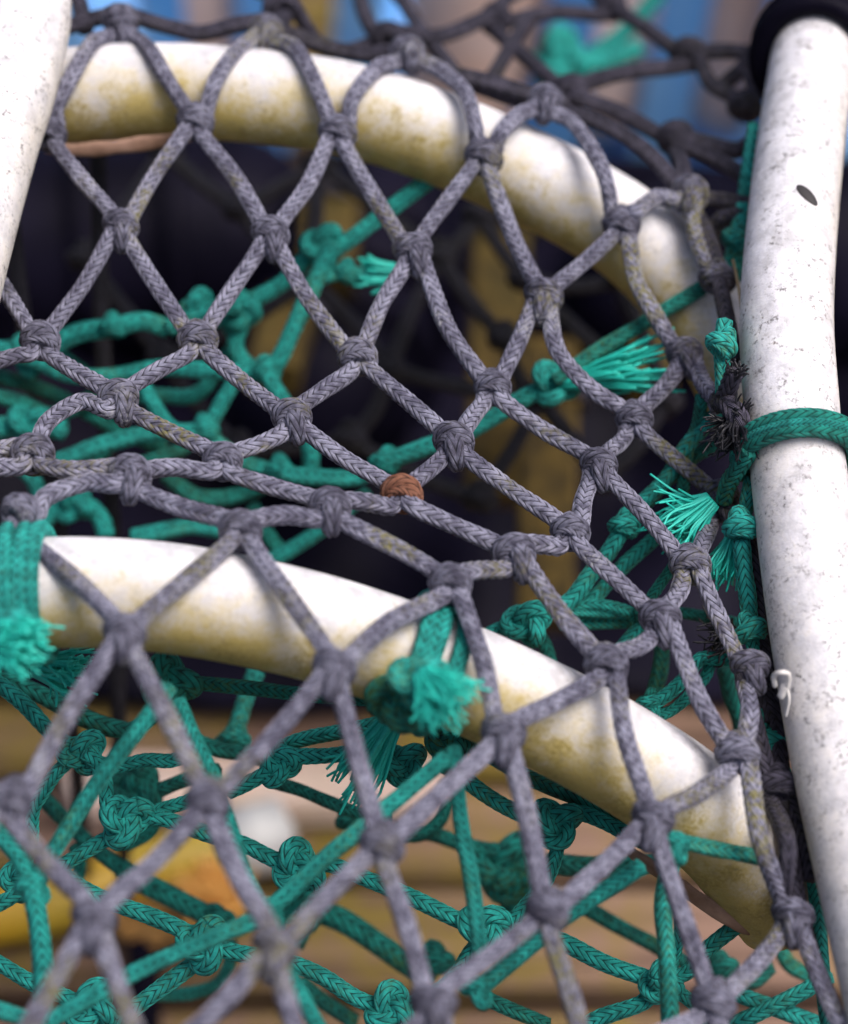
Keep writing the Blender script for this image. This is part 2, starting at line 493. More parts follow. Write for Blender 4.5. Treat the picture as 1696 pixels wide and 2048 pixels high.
KN = {  # knots by row: name -> (px, py); even rows show the bight hanging out below
    'a0': (240, 48), 'a1': (530, 66), 'a2': (815, 110), 'a3': (1090, 208), 'a4': (1378, 392),
    'b0': (95, 268), 'b1': (390, 243), 'b2': (675, 265), 'b3': (967, 315), 'b4': (1242, 450), 'b5': (1435, 558),
    'c0': (240, 458), 'c1': (540, 475), 'c2': (826, 508), 'c3': (1085, 600), 'c4': (1370, 714), 'c_': (-70, 480),
    'd0': (80, 682), 'd1': (395, 680), 'd2': (715, 714), 'd3': (985, 776), 'd4': (1268, 840), 'd5': (1452, 815),
    'e0': (237, 803), 'e1': (585, 842), 'e2': (907, 890), 'e3': (1198, 937), 'e4': (1442, 1000), 'e_': (-90, 760),
    'f0': (65, 908), 'f1': (445, 922), 'f2': (803, 988), 'f3': (1140, 1065), 'f4': (1380, 1130),
    'g0': (258, 957), 'g1': (660, 1022), 'g2': (1030, 1115), 'g3': (1322, 1245), 'g4': (1503, 1340), 'g_': (-110, 905), 'g__': (-110, 960),
    'h0': (40, 1028), 'h1': (480, 1060), 'h2': (900, 1168), 'h3': (1212, 1330), 'h4': (1474, 1508), 'h5': (1560, 1570),
    'i0': (247, 1275), 'i1': (665, 1345), 'i2': (1005, 1475), 'i3': (1302, 1645), 'i4': (1585, 1840), 'i_': (-120, 1240),
    'j0': (22, 1600), 'j1': (415, 1605), 'j2': (762, 1692), 'j3': (1093, 1825), 'j4': (1425, 2008), 'j5': (1740, 2160),
    'k0': (185, 1848), 'k1': (545, 1905), 'k2': (865, 2018), 'k3': (1190, 2150), 'k_': (-130, 1870), 'k4': (1520, 2310),
    'l0': (10, 2110), 'l1': (305, 2140), 'l2': (640, 2220), 'l3': (960, 2330),
    # the net carries on over the far side of the upper hoop
    'm0': (560, 14), 'm1': (776, 76), 'm2': (992, 38), 'm3': (1222, 12), 'm4': (1142, 183), 'm5': (1376, 108), 'm6': (1350, 274), 'm7': (690, -60), 'm8': (1110, -110), 'm9': (1490, 215), 'm10': (400, -60),
}
KD = {'a0': 60, 'a1': 60, 'a2': 58, 'a3': 54, 'a4': 47, 'b5': 34, 'd5': 12, 'h5': -16,
      'm0': 84, 'm1': 92, 'm2': 112, 'm3': 124, 'm4': 84, 'm5': 100, 'm6': 78, 'm7': 130, 'm8': 150, 'm9': 84, 'm10': 120, 'i4': -30, 'h4': -26}


def kpos(n):
    x, yy = KN[n]
    return x, yy, KD.get(n, dnet(x, yy))


ED = [  # strands: knot, knot, points in between (px, py[, d])
    ('a0', 'b0', [(185, 85, 50), (145, 150, 44), (112, 215, 42)]), ('a0', 'b1', [(295, 95, 49), (335, 160, 44)]),
    ('a1', 'b1', [(470, 105, 49), (430, 165, 44)]), ('a1', 'b2', [(590, 95, 51), (628, 160, 45)]),
    ('a2', 'b2', [(755, 135, 50), (706, 195, 44)]), ('a2', 'b3', [(880, 140, 56), (930, 185, 49), (950, 250, 43)]),
    ('a3', 'b3', [(1035, 232, 49), (1000, 268, 44)]), ('a3', 'b4', [(1150, 250, 52), (1205, 340, 42)]),
    ('a4', 'b4', [(1315, 395, 47), (1275, 420, 40)]), ('a4', 'b5', [(1388, 460, 42), (1410, 520, 36)]),
    ('b0', 'c0', []), ('b1', 'c0', []), ('b1', 'c1', []), ('b2', 'c1', []), ('b2', 'c2', []), ('b3', 'c2', []), ('b3', 'c3', [(1025, 470)]),
    ('b4', 'c3', []), ('b4', 'c4', [(1272, 560), (1310, 630)]), ('c_', 'd0', []),
    ('c0', 'd0', []), ('c0', 'd1', []), ('c1', 'd1', []), ('c1', 'd2', []), ('c2', 'd2', []), ('c2', 'd3', [(895, 655)]), ('c3', 'd3', []), ('c3', 'd4', [(1115, 700), (1180, 775)]),
    ('c4', 'd4', []), ('c4', 'd5', []),
    ('d0', 'e_', [(30, 712)]), ('d0', 'e0', []), ('d1', 'e0', []), ('d1', 'e1', []), ('d2', 'e1', []), ('d2', 'e2', []), ('d3', 'e2', []), ('d3', 'e3', []), ('d4', 'e3', []), ('d4', 'e4', []),
    ('e0', 'f0', [(165, 803, 2), (105, 835, -4), (82, 868, -9)]), ('e0', 'f1', []), ('e1', 'f1', [(520, 888)]), ('e1', 'f2', []), ('e2', 'f2', []), ('e2', 'f3', []), ('e3', 'f3', []), ('e3', 'f4', []), ('e4', 'f4', []),
    ('g_', 'f0', []), ('f0', 'g__', [(20, 935)]), ('f0', 'g0', [(150, 940)]), ('f1', 'g0', [(350, 935)]), ('f1', 'g1', []), ('f2', 'g1', [(735, 1005)]), ('f2', 'g2', []), ('f3', 'g2', [(1090, 1090)]), ('f3', 'g3', []), ('f4', 'g3', []), ('f4', 'g4', []),
    ('g0', 'h0', [(175, 965), (95, 992)]), ('g0', 'h1', []), ('g1', 'h1', [(570, 1030)]), ('g1', 'h2', [(800, 1100)]), ('g2', 'h2', [(965, 1140)]), ('g2', 'h3', [(1120, 1225)]), ('g3', 'h3', [(1275, 1295)]), ('g3', 'h4', [(1400, 1400)]), ('g4', 'h4', [(1500, 1420)]), ('g4', 'h5', []),
    ('h0', 'i_', [(0, 1090)]), ('h0', 'i0', [(150, 1160)]), ('h1', 'i0', []), ('h1', 'i1', [(575, 1190)]), ('h2', 'i1', [(780, 1245)]), ('h2', 'i2', [(965, 1320)]), ('h3', 'i2', [(1120, 1400)]), ('h3', 'i3', [(1250, 1470)]), ('h4', 'i3', [(1390, 1590)]), ('h4', 'i4', [(1520, 1680)]), ('h5', 'i4', [(1575, 1690)]),
    ('i0', 'j0', [(130, 1440)]), ('i0', 'j1', []), ('i1', 'j1', []), ('i1', 'j2', []), ('i2', 'j2', []), ('i2', 'j3', []), ('i3', 'j3', []), ('i3', 'j4', []), ('i4', 'j4', []), ('i4', 'j5', []),
    ('j0', 'k0', []), ('j0', 'k_', []), ('j1', 'k0', []), ('j1', 'k1', []), ('j2', 'k1', []), ('j2', 'k2', []), ('j3', 'k2', []), ('j3', 'k3', []), ('j4', 'k3', []), ('j4', 'k4', []),
    ('k0', 'l0', []), ('k0', 'l1', []), ('k1', 'l1', []), ('k1', 'l2', []), ('k2', 'l2', []), ('k2', 'l3', []),
    # beyond the hoop
    ('m0', 'a1', []), ('m0', 'm1', [(640, 92, 90), (700, 100, 92)]), ('m7', 'm1', [(730, 30, 108)]), ('m1', 'm2', [(880, 72, 100)]), ('m2', 'm3', [(1110, 24, 118)]), ('m2', 'm4', [(1045, 110, 98)]),
    ('m3', 'm5', [(1300, 62, 112)]), ('m5', 'm4', [(1250, 145, 92)]), ('m5', 'm9', [(1420, 165, 92)]), ('m4', 'm6', [(1240, 225, 82)]), ('m4', 'a3', []),
    ('m6', 'a4', [(1365, 330, 62)]), ('m8', 'm3', []), ('m8', 'm2', []), ('m10', 'm0', []), ('m1', 'a2', []),
]
EDL = [  # the lacing cord that runs along behind the upper hoop, and dark loops at the right
    [(60, 80, 62), (140, 52, 64), (240, 30, 66), (330, 52, 68), (400, 66, 70), (470, 50, 68), (540, 40, 68)],
    [(540, 45, 68), (610, 80, 70), (720, 108, 70), (815, 100, 66)],
    [(815, 106, 66), (900, 145, 66), (1000, 170, 64), (1100, 205, 62)],
    [(830, 118, 70), (940, 165, 70), (1050, 205, 68)],
    [(1130, 222, 60), (1210, 250, 60), (1290, 300, 58), (1350, 365, 54), (1388, 420, 48), (1425, 500, 38), (1446, 600, 28), (1458, 660, 22), (1468, 730, 14)],
    [(146, -40, 74), (160, 10, 68), (172, 60, 64)],
    [(1350, 265, 76), (1420, 290, 74), (1475, 300, 70), (1515, 275, 66)], [(1350, 283, 76), (1430, 318, 70), (1500, 356, 62)],
    [(1385, 105, 98), (1450, 102, 96), (1505, 105, 92)], [(1505, 108, 92), (1480, 140, 92), (1440, 175, 94)], [(1490, 215, 84), (1512, 190, 84), (1500, 140, 86), (1520, 110, 84)],
    [(1400, 395, 50), (1450, 402, 50), (1500, 410, 46)], [(1425, 470, 48), (1440, 440, 46), (1490, 425, 44)],
    [(560, 10, 86), (590, -60, 110)], [(905, 140, 90), (850, 70, 104), (790, -20, 130)], [(985, 155, 92), (1020, 95, 100), (1060, 30, 112)],
]
EDR = [  # dark cord laced down the side of the right upright
    [(1442, 1010, 10), (1472, 1045, 8), (1495, 1085, 6), (1510, 1145, 5), (1518, 1220, 4), (1520, 1260, 2)],
    [(1520, 1262, 2), (1538, 1330, 0), (1552, 1400, -4), (1560, 1480, -8), (1562, 1560, -12)],
    [(1562, 1575, -14), (1592, 1630, -16), (1612, 1690, -18), (1625, 1760, -20)],
    [(1560, 1580, -14), (1580, 1700, -18), (1600, 1830, -24), (1640, 1960, -30), (1700, 2090, -36)],
    [(1505, 1345, -2), (1530, 1390, -4), (1548, 1440, -6)],
]

VIEW = -FWD
knotfr = {}
nb = {}
for a, b, mids in ED:
    nb.setdefault(a, []).append(b); nb.setdefault(b, []).append(a)
for n in KN:
    c = np.array(P(*kpos(n)))
    ups, dns = [], []
    for q in nb.get(n, []):
        (ups if KN[q][1] < KN[n][1] else dns).append(np.array(P(*kpos(q))) - c)
    up = (np.mean([v / np.linalg.norm(v) for v in ups], 0) if ups else np.array(UPV)) - (np.mean([v / np.linalg.norm(v) for v in dns], 0) if dns else -np.array(UPV))
    up = up * np.array([0.8, 1, 1]); up /= np.linalg.norm(up)
    vz = np.array((CAM - Vector(c)).normalized())
    vx = np.cross(up, vz); vx /= np.linalg.norm(vx)
    vz = np.cross(vx, up)
    j = random.uniform(-0.16, 0.16)
    vx, up = vx * math.cos(j) + up * math.sin(j), up * math.cos(j) - vx * math.sin(j)
    knotfr[n] = (c, vx, up, vz)


def ell(t, lift, w, dz, tilt):
    return np.stack([w * np.cos(t), lift * np.sin(t) + tilt * np.cos(t), dz * np.sin(t)], 1)


def knot_mesh(kind, var, mat, rr, hi=True):
    """sheet-bend netting knot, drawn in rope radii, then scaled"""
    r0 = random.Random(var * 17 + (3 if kind == 'A' else 5))
    J = lambda s: r0.uniform(-s, s)
    mb = MB(); ds = 0.16 if hi else 0.4; ns = 30 if hi else 16; am = 0.19 if hi else 0
    t = np.linspace(0, 2 * np.pi, 46, endpoint=False)
    loop = ell(t, 0.42 + J(0.1), 1.22 + J(0.06), 1.15, -0.2 + J(0.12))
    if kind == 'B': loop[:, 1] += 0.55
    loop[:, 1] += 0.12 * np.sin(2 * t + J(1))
    c = np.vstack([loop, loop[:1]])
    c = catmull(c, ds)
    mb.sweep(c * rr, 0.98 * rr, ns, am)
    # second, lower turn tucked beneath the first
    t2 = np.linspace(0.1 * np.pi, 1.15 * np.pi, 24)[::-1]
    l2 = ell(t2, 0.30, 1.15 + J(0.05), 1.02, -0.28)
    l2[:, 1] += (0.55 if kind == 'B' else 0) - 0.62
    mb.sweep(catmull(l2, ds) * rr, 0.72 * rr, ns, am)
    if kind == 'A':
        nose = [(-0.72, -0.5, -0.1), (-0.62, 0.7, 0.05), (-0.45, 1.35, 0.2), (J(0.1), 1.68 + J(0.15), 0.25), (0.45, 1.3, 0.2), (0.62, 0.7, 0.05), (0.72, -0.5, -0.1)]
        mb.sweep(catmull(nose, ds) * rr, 0.78 * rr, ns, am)
    else:
        o = 0.28 + J(0.2)
        nose = [(o - 0.1, 0.7, 0.3), (o, -0.4, 0.95), (o + 0.05, -1.35, 0.85), (o + 0.05, -2.0 + J(0.15), -0.05), (o, -1.5, -1.0), (o - 0.05, -0.3, -1.1), (o - 0.1, 0.6, -0.5)]
        mb.sweep(catmull(nose, ds) * rr, 0.98 * rr, ns, am)
    return mb.mesh('knot', mat)


def place_knot(mesh, name, fr, parent, s=1.0):
    c, vx, up, vz = fr
    o = bpy.data.objects.new(name, mesh); COL.objects.link(o)
    o.parent = parent
    m = Matrix((vx * s, up * s, vz * s)).transposed().to_4x4()
    m.translation = Vector(c) - parent_world(parent)
    o.matrix_basis = m
    return o


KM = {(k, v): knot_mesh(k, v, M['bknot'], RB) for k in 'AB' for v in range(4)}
KB = knot_mesh('A', 9, M['brown'], RB)
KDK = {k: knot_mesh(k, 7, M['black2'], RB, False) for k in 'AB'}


def kind_of(n):
    return 'B' if n[0] in 'acegik' else 'A'


for n in KN:
    x, yy = KN[n]
    if x < -60 or yy > 2100 or yy < -50: continue
    if n in ('d5',): continue
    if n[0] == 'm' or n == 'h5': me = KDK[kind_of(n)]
    elif n == 'f2': me = KB
    else: me = KM[(kind_of(n), random.randrange(4))]
    o = place_knot(me, 'knot', knotfr[n], net, random.uniform(0.95, 1.06))
    if n == 'f2': o['label'] = 'rust-brown stained knot'


def strand(trace, rad, mat, parent, hi=True, name='strand', jit=0.0):
    c = catmull(trace, 0.00042 if hi else 0.0011)
    mb = MB()
    L = np.linspace(0, 1, len(c))
    r = rad * (1 + 0.035 * np.sin(L * random.uniform(5, 14) + random.uniform(0, 6)))
    if hi: mb.sweep(c, r, 30, 0.19)
    else: mb.sweep(c, r, 16, 0.0)
    return mb.build(name, mat, parent)


for a, b, mids in ED:
    if KN[a][1] > KN[b][1]: a, b = b, a
    (ca, xa, ua, za), (cb, xb, ub, zb) = knotfr[a], knotfr[b]
    sa = 1 if np.dot(cb - ca, xa) > 0 else -1
    sb = 1 if np.dot(ca - cb, xb) > 0 else -1
    ka, kb = kind_of(a), kind_of(b)
    ya = 0.5 if ka == 'B' else 0.1
    yb = 0.5 if kb == 'B' else 0.0
    s0 = [ca + RB * (sa * 0.72 * xa + (ya - 0.1) * ua - 0.15 * za), ca + RB * (sa * 1.0 * xa + (ya - 1.7) * ua - 0.15 * za)]
    s1 = [cb + RB * (sb * 1.05 * xb + (yb + 1.5) * ub - 0.2 * zb), cb + RB * (sb * 0.8 * xb + (yb - 0.1) * ub - 0.25 * zb)]
    md = [P(q[0], q[1], q[2] if len(q) > 2 else dnet(q[0], q[1])) for q in mids]
    if not md:
        m = (s0[1] + s1[0]) / 2
        w = (cb - ca); L = np.linalg.norm(w)
        md = [m + np.array([random.uniform(-1, 1), random.uniform(-0.6, 0.6), random.uniform(-0.9, 0.3)]) * L * 0.028]
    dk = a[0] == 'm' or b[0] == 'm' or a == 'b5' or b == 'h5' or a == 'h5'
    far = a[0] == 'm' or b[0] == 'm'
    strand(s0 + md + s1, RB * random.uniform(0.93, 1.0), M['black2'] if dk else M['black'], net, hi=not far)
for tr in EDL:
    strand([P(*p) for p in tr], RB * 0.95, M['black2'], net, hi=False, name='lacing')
for tr in EDR:
    strand([P(*p) for p in tr], RB * 0.98, M['black2'], net, hi=True, name='lacing')


# ------------------------------------------------------------------ frayed ends
def tuft(name, root, tip, spread, n, thick, mat, parent, seed, curl=0.25, base_r=0.0015):
    r0 = np.random.default_rng(seed)
    root = np.asarray(root, float); tip = np.asarray(tip, float)
    ax = tip - root; L = np.linalg.norm(ax); ax /= L
    s1 = np.cross(ax, np.array(FWD)); s1 /= np.linalg.norm(s1); s2 = np.cross(ax, s1)
    mb = MB()
    for i in range(n):
        a = r0.uniform(0, 2 * np.pi); q = math.sqrt(r0.random())
        o = math.cos(a) * q * s1 + math.sin(a) * q * s2
        l = L * r0.uniform(0.6, 1.12)
        sp = spread * r0.uniform(0.5, 1.15)
        w1 = r0.normal(0, 1, 3) * curl * L * 0.25; w2 = r0.normal(0, 1, 3) * curl * L * 0.45
        p = [root + o * base_r, root + ax * l * 0.33 + o * (base_r + sp * 0.25) + w1 * 0.4, root + ax * l * 0.68 + o * (base_r + sp * 0.65) + w1, root + ax * l + o * (base_r + sp) + w2]
        c = catmull(p, L / 9)
        mb.sweep(c, thick * np.linspace(1.15, 0.75, len(c)), 5, 0, cap=True)
    return mb.build(name, mat, parent)


# black cord end cut and frayed, lying against the right upright
c = P(1468, 850, 4)
fk = thing('frayed_black_cord', c, 'cut black cord end with bristling frayed fibres beside the right upright pipe', 'cord end')
strand([P(1440, 812, 8), P(1452, 790, 4), P(1462, 762, 0), P(1472, 742, -2)], RB * 1.05, M['black2'], fk, name='tail')
strand([P(1438, 800, 10), P(1462, 815, 0), P(1480, 850, -3), P(1468, 880, 2), P(1445, 862, 6)], RB * 1.2, M['black2'], fk, name='bend')
tuft('frayed_end', P(1470, 838, -1), P(1500, 832, -4), 0.0036, 46, 0.00028, M['bfib'], fk, 3, 0.35, 0.0022)
tuft('frayed_end', P(1470, 850, -2), P(1462, 902, -4), 0.0042, 90, 0.00028, M['bfib'], fk, 4, 0.4, 0.0026)
tuft('frayed_end', P(1455, 850, 0), P(1428, 868, -2), 0.0030, 26, 0.00026, M['bfib'], fk, 5, 0.5, 0.0020)
tuft('frayed_end', P(1470, 752, -2), P(1478, 728, -3), 0.0012, 30, 0.0003, M['bfib'], fk, 6, 0.3, 0.0016)
c = P(1440, 1275, 10)
fk2 = tag(tuft('black_bristles', P(1462, 1278, 10), P(1415, 1270, 8), 0.004, 60, 0.00024, M['bfib'], None, 9, 0.5, 0.003),
          'tiny tangle of black bristles left of the lower green knot by the right upright', 'bristles')

# ------------------------------------------------------------------ green netting inside the pot
RG = 0.0019
green = thing('green_netting', BASE, 'sea-green plaited inner net tangled behind the black net', 'fishing net')
NEAR, SH, MID, FAR, DEEP = -24, 0, 22, 58, 78

G = []          # (depth, radius scale, material, sharp, points)


def g(d, pts, rs=1.0, mat='green', hi=None):
    G.append((d, rs, mat, (abs(d) < 16) if hi is None else hi, pts))


# middle of the picture, out of focus
g(62, [(868, 352), (762, 432), (690, 486), (640, 520)], 1.1)
g(66, [(645, 488), (610, 520), (560, 570), (480, 612)], 1.1, 'green')
g(58, [(668, 490), (640, 540), (618, 590), (585, 660), (560, 715), (535, 745)], 1.15)
g(60, [(625, 560), (690, 545), (740, 555), (790, 548)], 1.0)
g(60, [(480, 612), (420, 620), (370, 640), (336, 657)], 1.1, 'green')
g(62, [(336, 657), (283, 643), (226, 655), (160, 665), (100, 690), (40, 700), (-40, 700)], 1.25)
g(66, [(488, 640), (470, 690), (490, 725), (531, 745)], 1.1)
g(60, [(531, 745), (424, 741), (318, 736), (226, 752), (141, 750), (71, 722), (-30, 690)], 1.1)
g(56, [(531, 745), (552, 780), (585, 830), (618, 890), (622, 945)], 1.1)
g(60, [(280, 760), (305, 805), (345, 858), (400, 862)], 1.0)
g(60, [(470, 760), (440, 810), (420, 850), (410, 862)], 1.0)
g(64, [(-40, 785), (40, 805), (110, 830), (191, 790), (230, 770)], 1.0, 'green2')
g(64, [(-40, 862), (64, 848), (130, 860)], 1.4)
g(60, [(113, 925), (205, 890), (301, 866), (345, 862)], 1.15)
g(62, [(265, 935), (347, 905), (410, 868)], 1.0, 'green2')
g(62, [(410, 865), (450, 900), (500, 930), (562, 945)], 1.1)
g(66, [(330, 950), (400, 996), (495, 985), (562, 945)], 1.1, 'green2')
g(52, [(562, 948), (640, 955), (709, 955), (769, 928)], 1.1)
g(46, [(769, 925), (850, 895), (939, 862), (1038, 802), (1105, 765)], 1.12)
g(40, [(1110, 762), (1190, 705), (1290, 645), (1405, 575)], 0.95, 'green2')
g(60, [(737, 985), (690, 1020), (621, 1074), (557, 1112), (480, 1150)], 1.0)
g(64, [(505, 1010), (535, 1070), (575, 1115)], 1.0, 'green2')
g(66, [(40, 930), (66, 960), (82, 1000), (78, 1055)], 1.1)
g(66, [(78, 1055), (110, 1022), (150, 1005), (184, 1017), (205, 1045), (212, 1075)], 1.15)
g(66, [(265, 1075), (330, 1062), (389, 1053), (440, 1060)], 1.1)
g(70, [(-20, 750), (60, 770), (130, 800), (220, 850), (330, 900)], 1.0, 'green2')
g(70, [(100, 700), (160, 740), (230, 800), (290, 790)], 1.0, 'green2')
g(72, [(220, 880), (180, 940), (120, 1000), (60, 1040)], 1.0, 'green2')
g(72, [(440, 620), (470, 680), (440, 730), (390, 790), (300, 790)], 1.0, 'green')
# right-hand bundle
g(20, [(1440, 822), (1400, 862), (1365, 904), (1330, 960), (1283, 1007), (1248, 1053)], 0.95)
g(24, [(1430, 890), (1380, 920), (1330, 965), (1290, 1010)], 0.85, 'green2')
g(18, [(1248, 1053), (1216, 1106), (1180, 1150), (1142, 1201), (1098, 1222), (1052, 1246)], 1.05)
g(22, [(1340, 1045), (1300, 1085), (1248, 1131), (1184, 1201), (1150, 1235)], 0.95)
g(20, [(1138, 1215), (1200, 1210), (1262, 1226), (1285, 1240)], 0.8, hi=True)
g(24, [(1120, 1247), (1167, 1247), (1269, 1244)], 0.8)
g(14, [(1360, 1110), (1337, 1145), (1301, 1198), (1290, 1235)], 0.7, 'green2')
g(26, [(1290, 1235), (1358, 1226), (1420, 1236), (1490, 1250)], 0.75, 'green2')
g(18, [(1290, 1240), (1262, 1275), (1225, 1320), (1180, 1370)], 0.9)
g(22, [(1052, 1246), (999, 1258), (950, 1285)], 0.9)
g(26, [(1060, 1250), (1090, 1290), (1100, 1330)], 0.9, 'green2')
g(10, [(1478, 1318), (1440, 1318), (1405, 1316), (1390, 1330), (1375, 1350), (1340, 1385), (1300, 1412)], 0.85, hi=True)
g(12, [(1422, 1322), (1410, 1355), (1380, 1390), (1345, 1420), (1315, 1432)], 0.75, hi=True)
g(30, [(1325, 1290), (1320, 1340), (1304, 1400)], 1.0, 'green2')
g(34, [(1452, 1335), (1462, 1380), (1482, 1440), (1490, 1500)], 1.2, 'green2')
g(20, [(1405, 790), (1395, 850), (1375, 900), (1362, 1000), (1330, 1060)], 0.8, 'green2')
# cord laced down beside the right upright
g(6, [(1450, 640), (1443, 690), (1445, 740), (1446, 800)], 0.95, hi=True)
g(4, [(1502, 955), (1494, 1000), (1488, 1050)], 0.85, hi=True)
g(2, [(1482, 1080), (1488, 1140), (1496, 1200), (1500, 1262)], 1.05, hi=True)
g(1, [(1502, 1268), (1512, 1320), (1520, 1360)], 0.9, hi=True)
g(-4, [(1518, 1420), (1535, 1460), (1552, 1500), (1570, 1550), (1580, 1590)], 0.9, hi=True)
g(-8, [(1618, 1700), (1632, 1780), (1640, 1880), (1650, 2000), (1665, 2100)], 0.9, hi=False)
g(44, [(1492, 410), (1476, 470), (1468, 520), (1462, 560)], 1.2)
g(50, [(1512, 250), (1503, 320), (1492, 390), (1482, 430)], 1.1)
# under the lower hoop, left
g(-10, [(330, 1360), (392, 1366), (500, 1376), (620, 1390), (780, 1400)], 0.85, 'green2', False)
g(-28, [(355, 1400), (372, 1440), (400, 1500), (430, 1560)], 0.9, hi=False)
g(-35, [(340, 1372), (285, 1447), (195, 1565), (105, 1705), (60, 1770)], 0.95, hi=False)
g(10, [(-40, 1345), (0, 1369), (50, 1410), (82, 1445), (113, 1475), (160, 1500)], 1.0, 'green')
g(18, [(-30, 1350), (60, 1380), (117, 1408), (190, 1445), (280, 1468)], 1.1, 'green2')
g(18, [(190, 1455), (240, 1462), (300, 1440), (336, 1400)], 0.8, 'green2')
g(4, [(170, 1505), (195, 1529), (211, 1570), (215, 1610), (235, 1640)], 0.95, hi=True)
g(6, [(180, 1520), (234, 1532), (290, 1520), (344, 1521), (400, 1500)], 0.85, 'green')
g(6, [(160, 1505), (117, 1541), (85, 1585), (66, 1620), (63, 1680), (50, 1730)], 0.9, hi=True)
g(0, [(250, 1640), (313, 1635), (365, 1650), (410, 1666), (488, 1689), (540, 1715), (590, 1735)], 1.0)
g(6, [(260, 1640), (310, 1622), (375, 1603), (420, 1580)], 0.85)
g(0, [(240, 1655), (219, 1674), (175, 1700), (125, 1732), (110, 1745)], 0.95)
g(0, [(125, 1748), (160, 1775), (219, 1803), (300, 1832), (367, 1861), (405, 1885)], 1.02)
g(-35, [(-30, 1635), (0, 1670), (40, 1720), (63, 1775)], 0.95, hi=False)
g(-38, [(64, 1778), (74, 1830), (82, 1890), (86, 1960), (84, 2080)], 1.15, hi=False)
g(-6, [(-30, 1822), (0, 1807), (40, 1785), (64, 1775)], 0.9, hi=True)
g(4, [(50, 1730), (30, 1750), (36, 1790)], 0.9, 'green2')
g(-42, [(60, 2075), (109, 2037), (190, 1990), (273, 1943), (380, 1895), (488, 1850), (535, 1826)], 0.95, hi=False)
g(-38, [(535, 1826), (600, 1764), (660, 1708), (722, 1658), (810, 1585), (894, 1514)], 0.95, hi=False)
g(-32, [(426, 1553), (453, 1631), (488, 1740), (523, 1815)], 0.85, hi=False)
g(0, [(410, 1895), (391, 1924), (330, 1970), (266, 2018), (200, 2070)], 1.05)
g(-2, [(-30, 1915), (0, 1928), (59, 1963), (110, 1985), (170, 2010)], 0.95)
g(-46, [(-40, 2010), (0, 2021), (60, 2040)], 0.9, hi=False)
g(60, [(310, 1988), (370, 1988), (430, 1971), (458, 1930), (461, 1880)], 0.9, 'green2')
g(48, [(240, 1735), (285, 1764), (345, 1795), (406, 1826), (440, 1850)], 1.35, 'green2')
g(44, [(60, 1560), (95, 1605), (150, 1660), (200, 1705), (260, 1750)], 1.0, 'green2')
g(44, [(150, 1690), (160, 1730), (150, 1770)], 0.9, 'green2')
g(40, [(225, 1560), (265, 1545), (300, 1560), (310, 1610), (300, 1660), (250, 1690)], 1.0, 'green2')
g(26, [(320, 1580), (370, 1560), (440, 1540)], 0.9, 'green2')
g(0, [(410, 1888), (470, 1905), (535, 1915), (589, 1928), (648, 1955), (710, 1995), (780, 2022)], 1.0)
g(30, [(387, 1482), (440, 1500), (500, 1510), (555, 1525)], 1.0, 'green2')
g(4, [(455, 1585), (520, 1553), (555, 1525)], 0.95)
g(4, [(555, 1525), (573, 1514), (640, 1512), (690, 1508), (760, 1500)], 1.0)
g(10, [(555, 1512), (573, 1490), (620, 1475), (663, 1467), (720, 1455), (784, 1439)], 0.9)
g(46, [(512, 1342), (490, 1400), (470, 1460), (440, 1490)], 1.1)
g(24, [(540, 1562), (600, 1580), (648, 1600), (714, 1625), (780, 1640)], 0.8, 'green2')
# bottom middle and right
g(-35, [(905, 1500), (909, 1521), (921, 1639), (945, 1775), (960, 1910)], 0.9, hi=False)
g(0, [(905, 1520), (933, 1560), (999, 1607), (1070, 1639), (1110, 1645)], 1.0)
g(0, [(1116, 1650), (1112, 1709), (1088, 1767), (1046, 1818), (1010, 1852), (972, 1861)], 0.9)
g(0, [(595, 1732), (655, 1728), (738, 1760), (823, 1795), (921, 1842), (968, 1858)], 1.0)
g(0, [(975, 1866), (941, 1904), (909, 1951), (870, 1985), (790, 2020)], 0.9)
g(0, [(980, 1862), (1050, 1860), (1127, 1885), (1213, 1928), (1315, 1963)], 1.05)
g(0, [(1118, 1640), (1166, 1627), (1252, 1666), (1300, 1690)], 0.95)
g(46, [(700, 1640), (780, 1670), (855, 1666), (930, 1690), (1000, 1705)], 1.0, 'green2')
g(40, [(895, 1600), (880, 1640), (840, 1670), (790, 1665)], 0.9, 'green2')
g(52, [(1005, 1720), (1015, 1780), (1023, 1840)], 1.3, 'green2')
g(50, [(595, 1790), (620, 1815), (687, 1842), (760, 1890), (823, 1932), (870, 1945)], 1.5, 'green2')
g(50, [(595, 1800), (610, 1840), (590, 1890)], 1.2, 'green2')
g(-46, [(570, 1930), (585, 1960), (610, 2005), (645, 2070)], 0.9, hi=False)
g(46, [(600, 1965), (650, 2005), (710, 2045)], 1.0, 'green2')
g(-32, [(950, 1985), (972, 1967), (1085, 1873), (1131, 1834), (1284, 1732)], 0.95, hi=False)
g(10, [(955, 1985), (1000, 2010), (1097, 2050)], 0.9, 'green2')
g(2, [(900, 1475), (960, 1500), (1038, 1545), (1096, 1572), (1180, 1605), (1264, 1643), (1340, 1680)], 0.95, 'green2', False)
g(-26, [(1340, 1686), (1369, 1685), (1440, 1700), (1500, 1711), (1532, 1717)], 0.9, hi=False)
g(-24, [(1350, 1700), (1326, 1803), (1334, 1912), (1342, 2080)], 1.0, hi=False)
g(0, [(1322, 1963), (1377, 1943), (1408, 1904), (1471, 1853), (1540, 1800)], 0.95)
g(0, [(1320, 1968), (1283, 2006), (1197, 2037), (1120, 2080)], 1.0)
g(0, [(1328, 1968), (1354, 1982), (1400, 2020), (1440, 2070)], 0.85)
g(4, [(1352, 1700), (1345, 1760), (1360, 1850), (1345, 1940)], 0.7)
